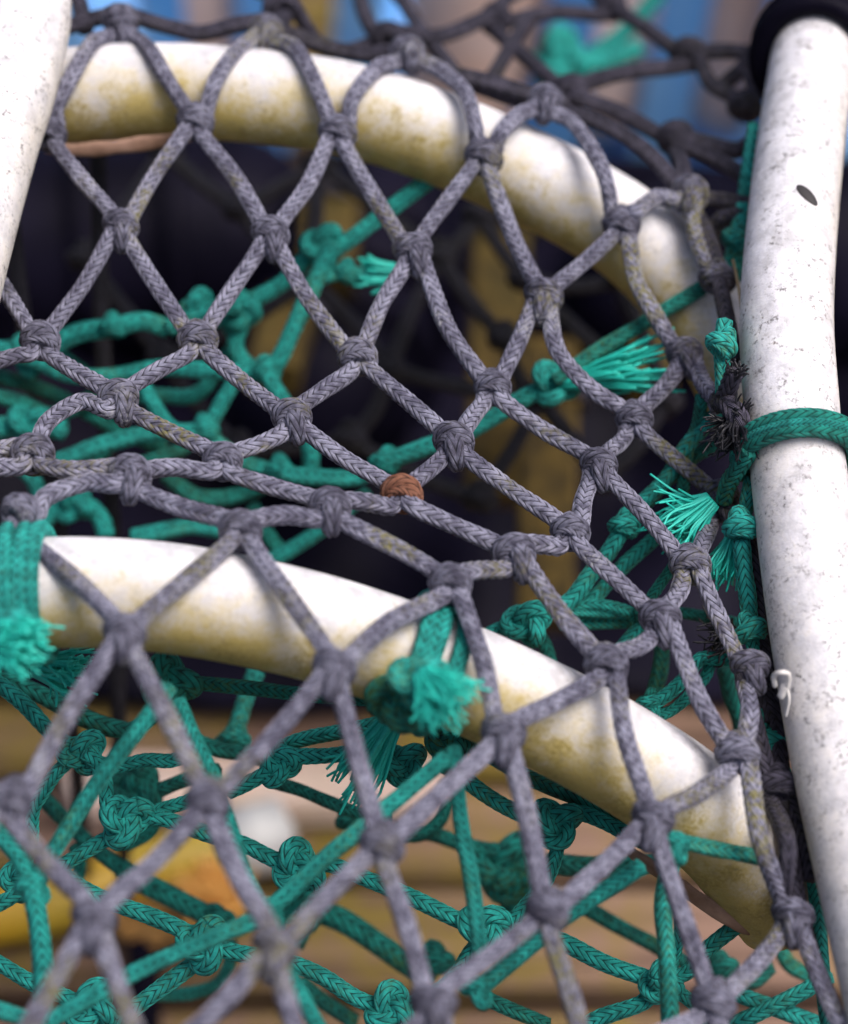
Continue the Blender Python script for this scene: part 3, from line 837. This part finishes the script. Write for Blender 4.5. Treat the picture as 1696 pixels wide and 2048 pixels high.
g(46, [(1150, 1800), (1190, 1826), (1250, 1860), (1315, 1893), (1380, 1930)], 1.0, 'green2')
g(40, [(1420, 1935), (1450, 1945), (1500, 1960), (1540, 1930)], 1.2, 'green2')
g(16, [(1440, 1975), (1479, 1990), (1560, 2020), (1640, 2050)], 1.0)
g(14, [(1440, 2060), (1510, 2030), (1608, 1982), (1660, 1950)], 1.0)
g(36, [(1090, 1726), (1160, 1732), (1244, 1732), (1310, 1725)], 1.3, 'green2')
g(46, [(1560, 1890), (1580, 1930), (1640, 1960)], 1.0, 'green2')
# far side, above the upper hoop
g(190, [(1340, -40), (1290, 20), (1237, 75), (1180, 112), (1120, 140), (1080, 175)], 1.3)
g(186, [(1130, 110), (1200, 125), (1280, 95)], 1.5)
g(20, [(1100, 1225), (1170, 1225), (1230, 1228)], 0.6)

for d, rs, mat, hi, pts in G:
    tr = [P(x, yy, d + (0 if 0 < i < len(pts) - 1 else random.uniform(-1, 1))) for i, (x, yy) in enumerate(pts)]
    strand(tr, RG * rs, M[mat], green, hi=hi)


def lump_mesh(var, mat, rr, hi=True):
    """tight overhand knot"""
    r0 = random.Random(var)
    t = np.linspace(0, 2 * np.pi, 90, endpoint=False) + r0.uniform(0, 6)
    sx = 0.62 + r0.uniform(-0.06, 0.06)
    c = np.stack([(np.sin(t) + 2 * np.sin(2 * t)) * sx * 1.15, (np.cos(t) - 2 * np.cos(2 * t)) * sx * 0.95, -np.sin(3 * t) * 0.78], 1)
    c = np.vstack([c, c[:1]])
    mb = MB()
    mb.sweep(catmull(c, 0.2 if hi else 0.45) * rr, 0.95 * rr, 30 if hi else 16, 0.14 if hi else 0)
    mb.sweep(catmull([(-1.2, -0.4, 0), (0, 0.1, 0), (1.2, 0.3, 0)], 0.3) * rr, 1.0 * rr, 16, 0)
    return mb.mesh('knot', mat)


LM = {(v, m): lump_mesh(v, M[m], RG, hi) for v in range(3) for m, hi in (('green', True), ('green2', False))}
GK = [  # px, py, d, size, material, kind
    (250, 1640, -2, 1.15, 'green', 'L'), (596, 1735, -2, 1.15, 'green', 'L'), (1112, 1645, -2, 1.15, 'green', 'L'), (972, 1861, -2, 1.2, 'green', 'L'),
    (406, 1888, -2, 1.15, 'green', 'L'), (782, 2022, -2, 1.15, 'green', 'L'), (1322, 1965, -2, 0.95, 'green', 'L'), (185, 2014, -3, 1.15, 'green', 'L'),
    (556, 1525, 4, 1.0, 'green', 'L'), (806, 1527, 3, 1.05, 'green', 'L'), (166, 1505, 6, 1.0, 'green', 'L'), (40, 1760, 3, 0.9, 'green', 'L'),
    (64, 1775, -37, 0.85, 'green', 'B'), (535, 1826, -41, 0.85, 'green', 'B'), (952, 1980, -33, 0.85, 'green', 'B'), (340, 1365, -12, 1.25, 'green2', 'L'), (1348, 1690, -33, 0.85, 'green', 'B'),
    (1482, 1055, 0, 1.05, 'green', 'A'), (1500, 1262, -1, 1.0, 'green', 'A'), (1546, 1485, -6, 1.05, 'green', 'A'), (1442, 690, 4, 0.95, 'green', 'A'), (1474, 480, 42, 1.0, 'green', 'A'),
    (1248, 1053, 18, 0.95, 'green', 'A'), (1056, 1246, 18, 1.1, 'green', 'L'), (1290, 1236, 18, 0.7, 'green2', 'L'), (1300, 1413, 10, 0.7, 'green', 'B'), (1300, 1405, 14, 0.6, 'green2', 'L'),
    (1108, 768, 44, 1.1, 'green', 'L'), (769, 926, 48, 0.95, 'green', 'A'), (562, 944, 54, 1.0, 'green', 'A'), (410, 860, 60, 0.9, 'green', 'A'), (533, 745, 58, 0.95, 'green', 'A'),
    (645, 492, 62, 1.05, 'green', 'L'), (690, 548, 60, 0.85, 'green', 'A'), (400, 622, 62, 1.05, 'green', 'L'), (484, 622, 64, 0.95, 'green', 'L'), (64, 850, 62, 1.1, 'green', 'L'), (150, 1008, 64, 1.0, 'green', 'L'), (226, 656, 60, 0.9, 'green', 'A'), (60, 710, 62, 1.0, 'green', 'L'),
    (1012, 1735, 48, 1.7, 'green2', 'L'), (600, 1812, 48, 1.3, 'green2', 'L'), (870, 1925, 46, 1.25, 'green2', 'A'), (436, 1845, 48, 1.1, 'green2', 'A'), (275, 1580, 40, 1.2, 'green2', 'L'), (1440, 1942, 38, 1.2, 'green2', 'A'), (470, 1480, 40, 1.0, 'green', 'A'), (900, 1490, -2, 1.1, 'green2', 'L'),
    (1125, 118, 186, 1.7, 'green', 'L'), (700, 1640, 40, 0.9, 'green2', 'A'),
]
GKM = {k: knot_mesh(k, 21, M['green'], RG) for k in 'AB'}
GKD = {k: knot_mesh(k, 22, M['green2'], RG, False) for k in 'AB'}
for x, yy, d, s, m, kd in GK:
    c = np.array(P(x, yy, d))
    a = random.uniform(-0.6, 0.6) if kd != 'L' else random.uniform(0, 6.28)
    b = random.uniform(-0.5, 0.5)
    vx, up, vz = np.array(RGT), np.array(UPV), -np.array(FWD)
    vx, up = vx * math.cos(a) + up * math.sin(a), up * math.cos(a) - vx * math.sin(a)
    vx, vz = vx * math.cos(b) + vz * math.sin(b), vz * math.cos(b) - vx * math.sin(b)
    me = LM[(random.randrange(3), m)] if kd == 'L' else (GKM if m == 'green' else GKD)[kd]
    place_knot(me, 'knot', (c, vx, up, vz), green, s)

# frayed green ends that belong to the inner net
tuft('frayed_end', P(1120, 765, 42), P(1330, 728, 34), 0.0062, 70, 0.00045, M['gfib'], green, 31, 0.05, 0.0016)
tuft('frayed_end', P(1425, 1000, 8), P(1330, 1085, 10), 0.0052, 70, 0.00030, M['gfib'], green, 32, 0.22, 0.002)
tuft('frayed_end', P(1470, 1070, 6), P(1445, 1165, 8), 0.0042, 60, 0.00030, M['gfib'], green, 33, 0.15, 0.002)
tuft('frayed_end', P(790, 1430, -6), P(690, 1590, -2), 0.0040, 70, 0.00040, M['gfib'], green, 34, 0.12, 0.0022)
tuft('frayed_end', P(70, 1330, -6), P(165, 1345, -8), 0.0040, 90, 0.00035, M['gfib'], green, 35, 0.3, 0.0025)
tuft('frayed_end', P(1400, 1010, 9), P(1318, 992, 6), 0.003, 8, 0.0003, M['gfib'], green, 36, 0.3, 0.001)
tuft('frayed_end', P(790, 548, 60), P(720, 545, 60), 0.002, 40, 0.0005, M['gfib'], green, 37, 0.1, 0.0026)


# ------------------------------------------------------------------ lashings round the pipes
def ring_pts(c, i, rad, tilt=0.0, a0=0.0, a1=2 * math.pi, n=40, shift=0.0):
    t = Vector(c[min(i + 1, len(c) - 1)] - c[i - 1]).normalized()
    o = Vector(c[i]) + t * shift
    vw = (CAM - o).normalized()
    e1 = t.cross(vw).normalized()
    if e1.dot(RGT) < 0: e1 = -e1
    e2 = vw - t * vw.dot(t); e2.normalize()
    tt = t if t.dot(UPV) > 0 else -t
    out = []
    for q in range(n):
        a = a0 + (a1 - a0) * q / (n - 1)
        out.append(np.array(o + e1 * (rad * math.cos(a)) + e2 * (rad * math.sin(a)) + tt * (tilt * math.sin(a) + 0.0)))
    return out


# three turns on the lower hoop, middle
i = near(cl, 858, 1330)
la = thing('green_lashing', cl[i], 'green cord lashing with a bushy frayed end tied round the middle of the lower pipe', 'lashing')
for s_, tl in ((-0.0042, 0.0), (-0.0006, 0.001), (0.0032, -0.0006)):
    c = catmull(ring_pts(cl, i, 0.0113 + 0.0017, tl, shift=s_), 0.0006)
    mb = MB(); mb.sweep(c, 0.0019, 24, 0.08, ref=None); mb.build('turn', M['green'], la)
place_knot(LM[(0, 'green')], 'knot', (P(838, 1362, -46), np.array(RGT), np.array(UPV), -np.array(FWD)), la, 1.15)
place_knot(LM[(1, 'green2')], 'knot', (P(795, 1395, -36), np.array(UPV), np.array(RGT), -np.array(FWD)), la, 1.3)
tuft('frayed_end', P(845, 1348, -48), P(905, 1420, -52), 0.0050, 150, 0.00030, M['gfib'], la, 41, 0.25, 0.0026)
# left
i = near(cl, 45, 1185)
lb = thing('green_lashing', cl[i], 'green cord lashing wrapped round the lower pipe at the left edge', 'lashing')
for s_, tl in ((-0.0050, 0.0), (-0.0014, 0.0006), (0.0022, 0.0), (0.0052, -0.001)):
    c = catmull(ring_pts(cl, i, 0.0113 + 0.0017, tl, shift=s_), 0.0006)
    mb = MB(); mb.sweep(c, 0.0019, 24, 0.08); mb.build('turn', M['green'], lb)
place_knot(LM[(2, 'green')], 'knot', (P(5, 1270, -46), np.array(RGT), np.array(UPV), -np.array(FWD)), lb, 1.25)
tuft('frayed_end', P(-15, 1270, -48), P(72, 1300, -52), 0.0034, 120, 0.00036, M['gfib'], lb, 42, 0.18, 0.0036)
# right upright
i = near(cr, 1592, 915)
lc = thing('green_lashing', cr[i], 'doubled green cord looped over the speckled upright pipe at the right', 'lashing')
for s_, rr_, rad_ in ((0.0012, 0.0103 + 0.0020, 0.0019), (-0.0016, 0.0103 + 0.0021, 0.0019), (0.0000, 0.0103 + 0.0032, 0.0011)):
    c = catmull(ring_pts(cr, i, rr_, 0.0036, shift=s_), 0.0006)
    mb = MB(); mb.sweep(c, rad_, 26, 0.12); mb.build('turn', M['green2'] if rad_ > 0.0015 else M['green'], lc)
strand([P(1500, 900, -5), P(1478, 935, -1), P(1458, 965, 4), P(1448, 1000, 8)], 0.0021, M['green2'], lc, name='tail')
# black turn at the top of the right upright
i = near(cr, 1628, 112)
ld = thing('black_lashing', cr[i], 'thick black cord wound round the top of the right upright pipe', 'lashing')
for s_, rr_ in ((0.0018, 0.0103 + 0.0026), (-0.0018, 0.0103 + 0.0026)):
    c = catmull(ring_pts(cr, i, rr_, 0.0040, shift=s_), 0.0008)
    mb = MB(); mb.sweep(c, 0.0028, 20, 0.08); mb.build('turn', M['rubber'], ld)

# white plastic scrap and straw beside the right upright
c = P(1560, 1375, -10)
ws = thing('plastic_scrap', c, 'small curled white plastic scrap caught beside the right upright pipe', 'scrap')
mb = MB(); mb.sweep(catmull([P(1550, 1372, -23), P(1548, 1352, -25), P(1562, 1345, -27), P(1577, 1350, -26), P(1574, 1378, -24), P(1562, 1395, -23)], 0.0005), 0.00055, 10, 0); mb.build('curl', M['wfib'], ws)
mb = MB(); mb.sweep(catmull([P(1560, 1395, -23), P(1570, 1372, -24), P(1578, 1395, -23), P(1572, 1430, -21)], 0.0005), 0.0009, 10, 0, flat=0.4); mb.build('strip', M['wfib'], ws)
mb = MB(); mb.sweep(catmull([P(1466, 520, 36), P(1478, 580, 24), P(1486, 660, 14)], 0.001), 0.00035, 6, 0)
tag(mb.build('straw', M['twig']), 'thin dry straw caught along the left side of the right upright pipe', 'straw')

# ------------------------------------------------------------------ rear side of the pot: dark net seen through the mesh
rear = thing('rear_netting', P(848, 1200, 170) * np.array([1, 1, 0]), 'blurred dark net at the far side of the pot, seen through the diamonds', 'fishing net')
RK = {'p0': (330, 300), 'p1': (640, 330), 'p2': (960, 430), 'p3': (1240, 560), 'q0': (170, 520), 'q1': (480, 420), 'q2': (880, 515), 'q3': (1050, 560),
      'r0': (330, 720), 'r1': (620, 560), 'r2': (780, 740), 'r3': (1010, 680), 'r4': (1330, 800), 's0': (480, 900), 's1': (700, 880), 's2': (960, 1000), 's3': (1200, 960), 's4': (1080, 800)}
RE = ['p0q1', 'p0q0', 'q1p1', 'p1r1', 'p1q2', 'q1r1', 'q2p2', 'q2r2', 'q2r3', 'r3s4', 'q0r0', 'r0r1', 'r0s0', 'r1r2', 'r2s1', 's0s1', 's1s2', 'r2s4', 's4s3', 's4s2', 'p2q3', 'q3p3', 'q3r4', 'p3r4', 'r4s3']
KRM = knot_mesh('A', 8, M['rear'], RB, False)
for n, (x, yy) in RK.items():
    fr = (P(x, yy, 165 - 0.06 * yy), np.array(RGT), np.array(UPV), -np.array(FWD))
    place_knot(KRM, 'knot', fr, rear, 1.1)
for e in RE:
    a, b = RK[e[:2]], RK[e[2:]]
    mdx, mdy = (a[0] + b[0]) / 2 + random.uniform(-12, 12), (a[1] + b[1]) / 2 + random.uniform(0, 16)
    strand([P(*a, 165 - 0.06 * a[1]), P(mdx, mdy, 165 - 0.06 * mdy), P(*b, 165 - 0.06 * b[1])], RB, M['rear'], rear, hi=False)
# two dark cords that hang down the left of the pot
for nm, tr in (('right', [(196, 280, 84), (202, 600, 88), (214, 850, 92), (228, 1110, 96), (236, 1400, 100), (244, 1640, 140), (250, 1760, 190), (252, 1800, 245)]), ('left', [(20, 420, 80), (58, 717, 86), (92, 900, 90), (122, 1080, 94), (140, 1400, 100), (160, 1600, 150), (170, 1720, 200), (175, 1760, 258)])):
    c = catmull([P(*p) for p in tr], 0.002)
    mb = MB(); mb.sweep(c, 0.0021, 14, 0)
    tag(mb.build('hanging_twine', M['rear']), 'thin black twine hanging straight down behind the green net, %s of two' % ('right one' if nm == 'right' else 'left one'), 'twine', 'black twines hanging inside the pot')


# ------------------------------------------------------------------ things lying on the deck behind
def on_deck(px, py):
    """point of the deck seen at that pixel"""
    ray = FWD + RGT * ((px - 848) / PXM / FOCUS) + UPV * ((1024 - py) / PXM / FOCUS)
    k = -CAM.z / ray.z
    return np.array(CAM + ray * k)


def capsule(name, a, b, r, mat, parent=None, rings=()):
    a, b = np.asarray(a, float), np.asarray(b, float)
    ax = (b - a) / np.linalg.norm(b - a)
    t = np.linspace(0, np.pi / 2, 8)
    c = [a - ax * r * math.cos(q) for q in t] + [b + ax * r * math.sin(q) for q in t]
    rr = [max(1e-4, r * math.sin(q)) for q in t] + [max(1e-4, r * math.cos(q)) for q in t]
    mb = MB(); mb.sweep(np.array(c), np.array(rr), 40, 0)
    return mb.build(name, mat, parent)


def fender(a, b, r, label):
    a, b = np.asarray(a, float), np.asarray(b, float)
    root = thing('rubber_fender', (a + b) / 2 * np.array([1, 1, 0]), label, 'fender', 'black fenders lying behind the pot')
    capsule('body', a, b, r, M['rubber'], root)
    ax = (b - a) / np.linalg.norm(b - a)
    for s in (0.18, 0.5, 0.82):
        o = a + (b - a) * s
        e1 = np.cross(ax, (0, 0, 1)); e1 /= np.linalg.norm(e1); e2 = np.cross(ax, e1)
        q = np.linspace(0, 2 * np.pi, 41)
        mb = MB(); mb.sweep(np.array([o + (math.cos(x) * e1 + math.sin(x) * e2) * (r + 0.001) for x in q]), 0.005, 8, 0)
        mb.build('rib', M['rubber'], root)
    mb = MB(); mb.sweep(catmull([b + ax * r * 0.9, b + ax * (r + 0.02) + np.array([0, 0, 0.01]), b + ax * (r + 0.025), b + ax * r * 0.9 - np.array([0, 0, 0.008])], 0.003), 0.004, 10, 0)
    mb.build('eye', M['rubber'], root)
    return root


fender((-0.175, 0.735, 0.050), (-0.075, 0.745, 0.050), 0.040, 'black rubber fender lying left of centre behind the net')
fender((-0.035, 0.660, 0.050), (-0.020, 0.735, 0.055), 0.034, 'black rubber fender pointing away behind the middle of the net')
fender((0.085, 0.715, 0.050), (0.190, 0.745, 0.050), 0.036, 'black rubber fender lying behind the right side of the net')


def shade_sheet():  # made-up cover that darkens the bright boards in the background
    """added black sheet, standing in for the darkness over the boards behind the pot"""
    nx, ny = 110, 70
    x = np.linspace(-0.42, 0.42, nx); yv = np.linspace(0, 1, ny)
    X, T = np.meshgrid(x, yv, indexing='ij')
    Y = 0.556 + 0.26 * T + 0.004 * np.sin(X * 31) * (1 - T)
    H = 0.006 + 0.026 * np.sin(np.clip(T * 1.3, 0, 1) * np.pi * 0.5)
    H = H + 0.010 * np.sin(X * 46 + 5 * T) * np.sin(np.pi * T) ** 0.5 + 0.006 * np.sin(X * 97 - 9 * T + 1.0) * np.sin(np.pi * T) ** 0.5 + 0.004 * np.sin(T * 25 + X * 30) * T
    H = np.maximum(H, 0.004)
    top = np.stack([X, Y, H], -1).reshape(-1, 3); bot = top.copy(); bot[:, 2] -= 0.0025
    v = np.vstack([top, bot]); k = nx * ny
    f = []
    for i in range(nx - 1):
        for j in range(ny - 1):
            a = i * ny + j
            f.append([a, a + ny, a + ny + 1, a + 1]); f.append([k + a, k + a + 1, k + a + ny + 1, k + a + ny])
    ed = [i * ny for i in range(nx)] + [(nx - 1) * ny + j for j in range(1, ny)] + [i * ny + ny - 1 for i in range(nx - 2, -1, -1)] + [j for j in range(ny - 2, 0, -1)]
    for a, b in zip(ed, ed[1:] + ed[:1]): f.append([a, k + a, k + b, b])
    mb = MB(); mb.raw(v, f)
    return tag(mb.build('shade_sheet', M['rubber']), 'crumpled black sheet added over the boards behind the pot to keep the background dark', 'shade_sheet')


shade_sheet()


def stake(px, py_top, py_bot, d, w, t, label, lean=0):
    a, b = P(px, py_bot, d), P(px + lean, py_top, d + 30)
    root = thing('timber_stake', a, label, 'stake', 'ochre timber stakes behind the net')
    ax = b - a; L = np.linalg.norm(ax); ax /= L
    e1 = np.array(RGT); e1 = e1 - ax * np.dot(e1, ax); e1 /= np.linalg.norm(e1); e2 = np.cross(ax, e1)
    ch = 0.15
    pr = [(-1, -1 + ch), (-1 + ch, -1), (1 - ch, -1), (1, -1 + ch), (1, 1 - ch), (1 - ch, 1), (-1 + ch, 1), (-1, 1 - ch)]
    secs = [(0, 1), (0.02, 1), (0.3, 0.98), (0.6, 1.01), (0.9, 0.97), (0.985, 0.95), (1, 0.8)]
    v = [a + ax * L * s + (e1 * x * w + e2 * yv * t) * k for s, k in secs for x, yv in pr]
    f = [[i * 8 + j, i * 8 + (j + 1) % 8, (i + 1) * 8 + (j + 1) % 8, (i + 1) * 8 + j] for i in range(len(secs) - 1) for j in range(8)]
    f += [list(range(8))[::-1], [(len(secs) - 1) * 8 + j for j in range(8)]]
    mb = MB(); mb.raw(v, f); mb.build('shaft', M['stake'], root, smooth=False)
    q = np.linspace(0, 2 * np.pi, 33)
    o = a + ax * L * 0.8
    mb = MB(); mb.sweep(np.array([o + (math.cos(x) * e1 * (w + 0.003) + math.sin(x) * e2 * (t + 0.003)) for x in q]), 0.002, 8, 0)
    mb.build('binding', M['black2'], root)
    return root


stake(1088, 690, 1250, 190, 0.0085, 0.007, 'ochre timber stake behind the small diamonds right of centre', 14)
stake(985, 330, 1000, 250, 0.0090, 0.008, 'tall ochre timber stake reaching up behind the upper pipe', 22)
stake(1300, 560, 800, 255, 0.0070, 0.007, 'short ochre timber stake nearest the right upright pipe', 10)
stake(655, 395, 560, 290, 0.0090, 0.008, 'ochre timber stake behind the topmost green strand', 10)
stake(545, 600, 760, 240, 0.0080, 0.006, 'short ochre stake behind the green knots at centre left', 40)

# pale board lying on the deck under the pot
def deck_at(px, py, h=0.0):
    """point h above the deck seen at that pixel"""
    ray = FWD + RGT * ((px - 848) / PXM / FOCUS) + UPV * ((1024 - py) / PXM / FOCUS)
    return np.array(CAM + ray * ((h - CAM.z) / ray.z))


pv = [deck_at(120, 1532, 0.004), deck_at(890, 1545, 0.004), deck_at(880, 1640, 0.004), deck_at(150, 1652, 0.004)]
ctr = np.mean(pv, 0); mb = MB()
lo = [np.array([q[0], q[1], 0.0015]) for q in pv]; hi = [np.array([q[0], q[1], 0.010]) for q in pv]; tp = [h + (ctr - h) * np.array([0.01, 0.08, 0]) + np.array([0, 0, 0.002]) for h in hi]
mb.raw(lo + hi + tp, [[i + o, (i + 1) % 4 + o, (i + 1) % 4 + o + 4, i + o + 4] for o in (0, 4) for i in range(4)] + [[8, 9, 10, 11], [3, 2, 1, 0]])
tag(mb.build('pale_board', M['pale'], smooth=False), 'pale pinkish loose board lying on the deck behind the green net', 'board')

# yellow hose and orange rope on the deck at lower left
HR = 0.0098
a, b, c, d, e = [deck_at(x, yy, HR + 0.001) for x, yy in ((-60, 1838), (100, 1806), (260, 1752), (390, 1712), (470, 1690))]
mb = MB(); mb.sweep(catmull([a, b, c, d, e], 0.004), HR, 24, 0)
hz = thing('yellow_hose', c * np.array([1, 1, 0]), 'length of yellow hose lying on the boards at lower left', 'hose')
mb.build('tube', M['yellow'], hz)
ax = (e - d) / np.linalg.norm(e - d)
mb = MB(); mb.sweep(np.array([e - ax * 0.004, e + ax * 0.016]), 0.0115, 24, 0); mb.build('collar', M['grey'], hz)
o0 = deck_at(290, 1850, 0.012); o1 = deck_at(415, 1830, 0.014)
ro = thing('orange_rope', o0 * np.array([1, 1, 0]), 'short knotted orange rope with a frayed end on the boards at lower left', 'rope')
place_knot(lump_mesh(5, M['orange'], 0.0034), 'knot', (o0, np.array(RGT), np.array(UPV), -np.array(FWD)), ro, 1.0)
strand([o0, (o0 + o1) / 2 + np.array([0, -0.004, 0.0]), o1], 0.0034, M['orange'], ro, hi=False)
tuft('frayed_end', o1, deck_at(435, 1775, 0.030), 0.0065, 240, 0.0009, M['ofib'], ro, 51, 0.3, 0.005)
tuft('frayed_end', o1, deck_at(372, 1768, 0.030), 0.003, 26, 0.0007, M['ofib'], ro, 52, 0.3, 0.003)
z0 = deck_at(288, 2130, 0.006); z1 = deck_at(288, 1870, 0.008)
mb = MB(); mb.sweep(catmull([z0, (z0 + z1) / 2, z1], 0.004), 0.0050, 14, 0)
tag(mb.build('black_hose', M['rubber']), 'thick dark hose on the boards leading down from the orange knot', 'hose')


# ------------------------------------------------------------------ blue crates far behind
def crate(center, size, rz, tilt, label, nsl=6):
    root = thing('fish_crate', center, label, 'crate', 'blue fish crates at the back')
    sx, sy, sz = size
    R = Matrix.Rotation(rz, 3, 'Z') @ Matrix.Rotation(tilt, 3, 'Y')

    def part(name, lo, hi):
        x0, y0, z0 = lo; x1, y1, z1 = hi
        b = min(x1 - x0, y1 - y0, z1 - z0) * 0.22
        v, f = [], []
        for z, s in ((z0, b), (z0 + b, 0), (z1 - b, 0), (z1, b)):
            v += [(x0 + s, y0 + s, z), (x1 - s, y0 + s, z), (x1 - s, y1 - s, z), (x0 + s, y1 - s, z)]
        for i in range(3):
            f += [[i * 4 + j, i * 4 + (j + 1) % 4, i * 4 + 4 + (j + 1) % 4, i * 4 + 4 + j] for j in range(4)]
        f += [[3, 2, 1, 0], [12, 13, 14, 15]]
        w = [np.array(R @ Vector(q)) + np.asarray(center) for q in v]
        mb = MB(); mb.raw(w, f); mb.build(name, M['blue'], root, smooth=False)
    part('floor', (-sx, -sy, 0.0), (sx, sy, 0.012))
    part('rim', (-sx, -sy, sz - 0.022), (sx, -sy + 0.012, sz)); part('rim', (-sx, sy - 0.012, sz - 0.022), (sx, sy, sz))
    part('rim', (-sx, -sy + 0.0125, sz - 0.022), (-sx + 0.012, sy - 0.0125, sz)); part('rim', (sx - 0.012, -sy + 0.0125, sz - 0.022), (sx, sy - 0.0125, sz))
    wsl = 2 * sx / (nsl * 2.0)
    for i in range(nsl):
        x = -sx + (2 * sx - wsl) * i / (nsl - 1)
        part('slat', (x, -sy + 0.001, 0.0125), (x + wsl, -sy + 0.009, sz - 0.0225))
        part('slat', (x, sy - 0.009, 0.0125), (x + wsl, sy - 0.001, sz - 0.0225))
    return root


crate((0.125, 0.905, 0.002), (0.155, 0.085, 0.16), math.radians(-9), math.radians(5), 'blue slatted fish crate behind the upper pipe at right', 8)
crate((-0.150, 0.915, 0.002), (0.085, 0.075, 0.15), math.radians(7), 0.0, 'smaller blue slatted fish crate behind the top of the net at left', 5)
for (bx, by, bt), lb_ in zip([(0.016, 0.858, 0.01), (0.072, 0.858, -0.008), (0.128, 0.856, 0.0), (-0.090, 0.882, 0.0)],
                             ['leftmost in the right blue crate', 'middle one in the right blue crate', 'rightmost in the right blue crate', 'alone in the left blue crate']):
    pb = thing('peach_buoy', (bx, by, 0), 'pale peach net float standing behind the slats, %s' % lb_, 'float', 'peach floats in the blue crates')
    capsule('body', (bx, by, 0.046), (bx + bt, by, 0.110), 0.028, M['peach'], pb)
    q = np.linspace(0, 2 * np.pi, 25)
    mb = MB(); mb.sweep(np.array([(bx + bt + 0.008 * math.cos(t), by, 0.140 + 0.008 * math.sin(t)) for t in q]), 0.0022, 8, 0); mb.build('eye', M['peach'], pb)
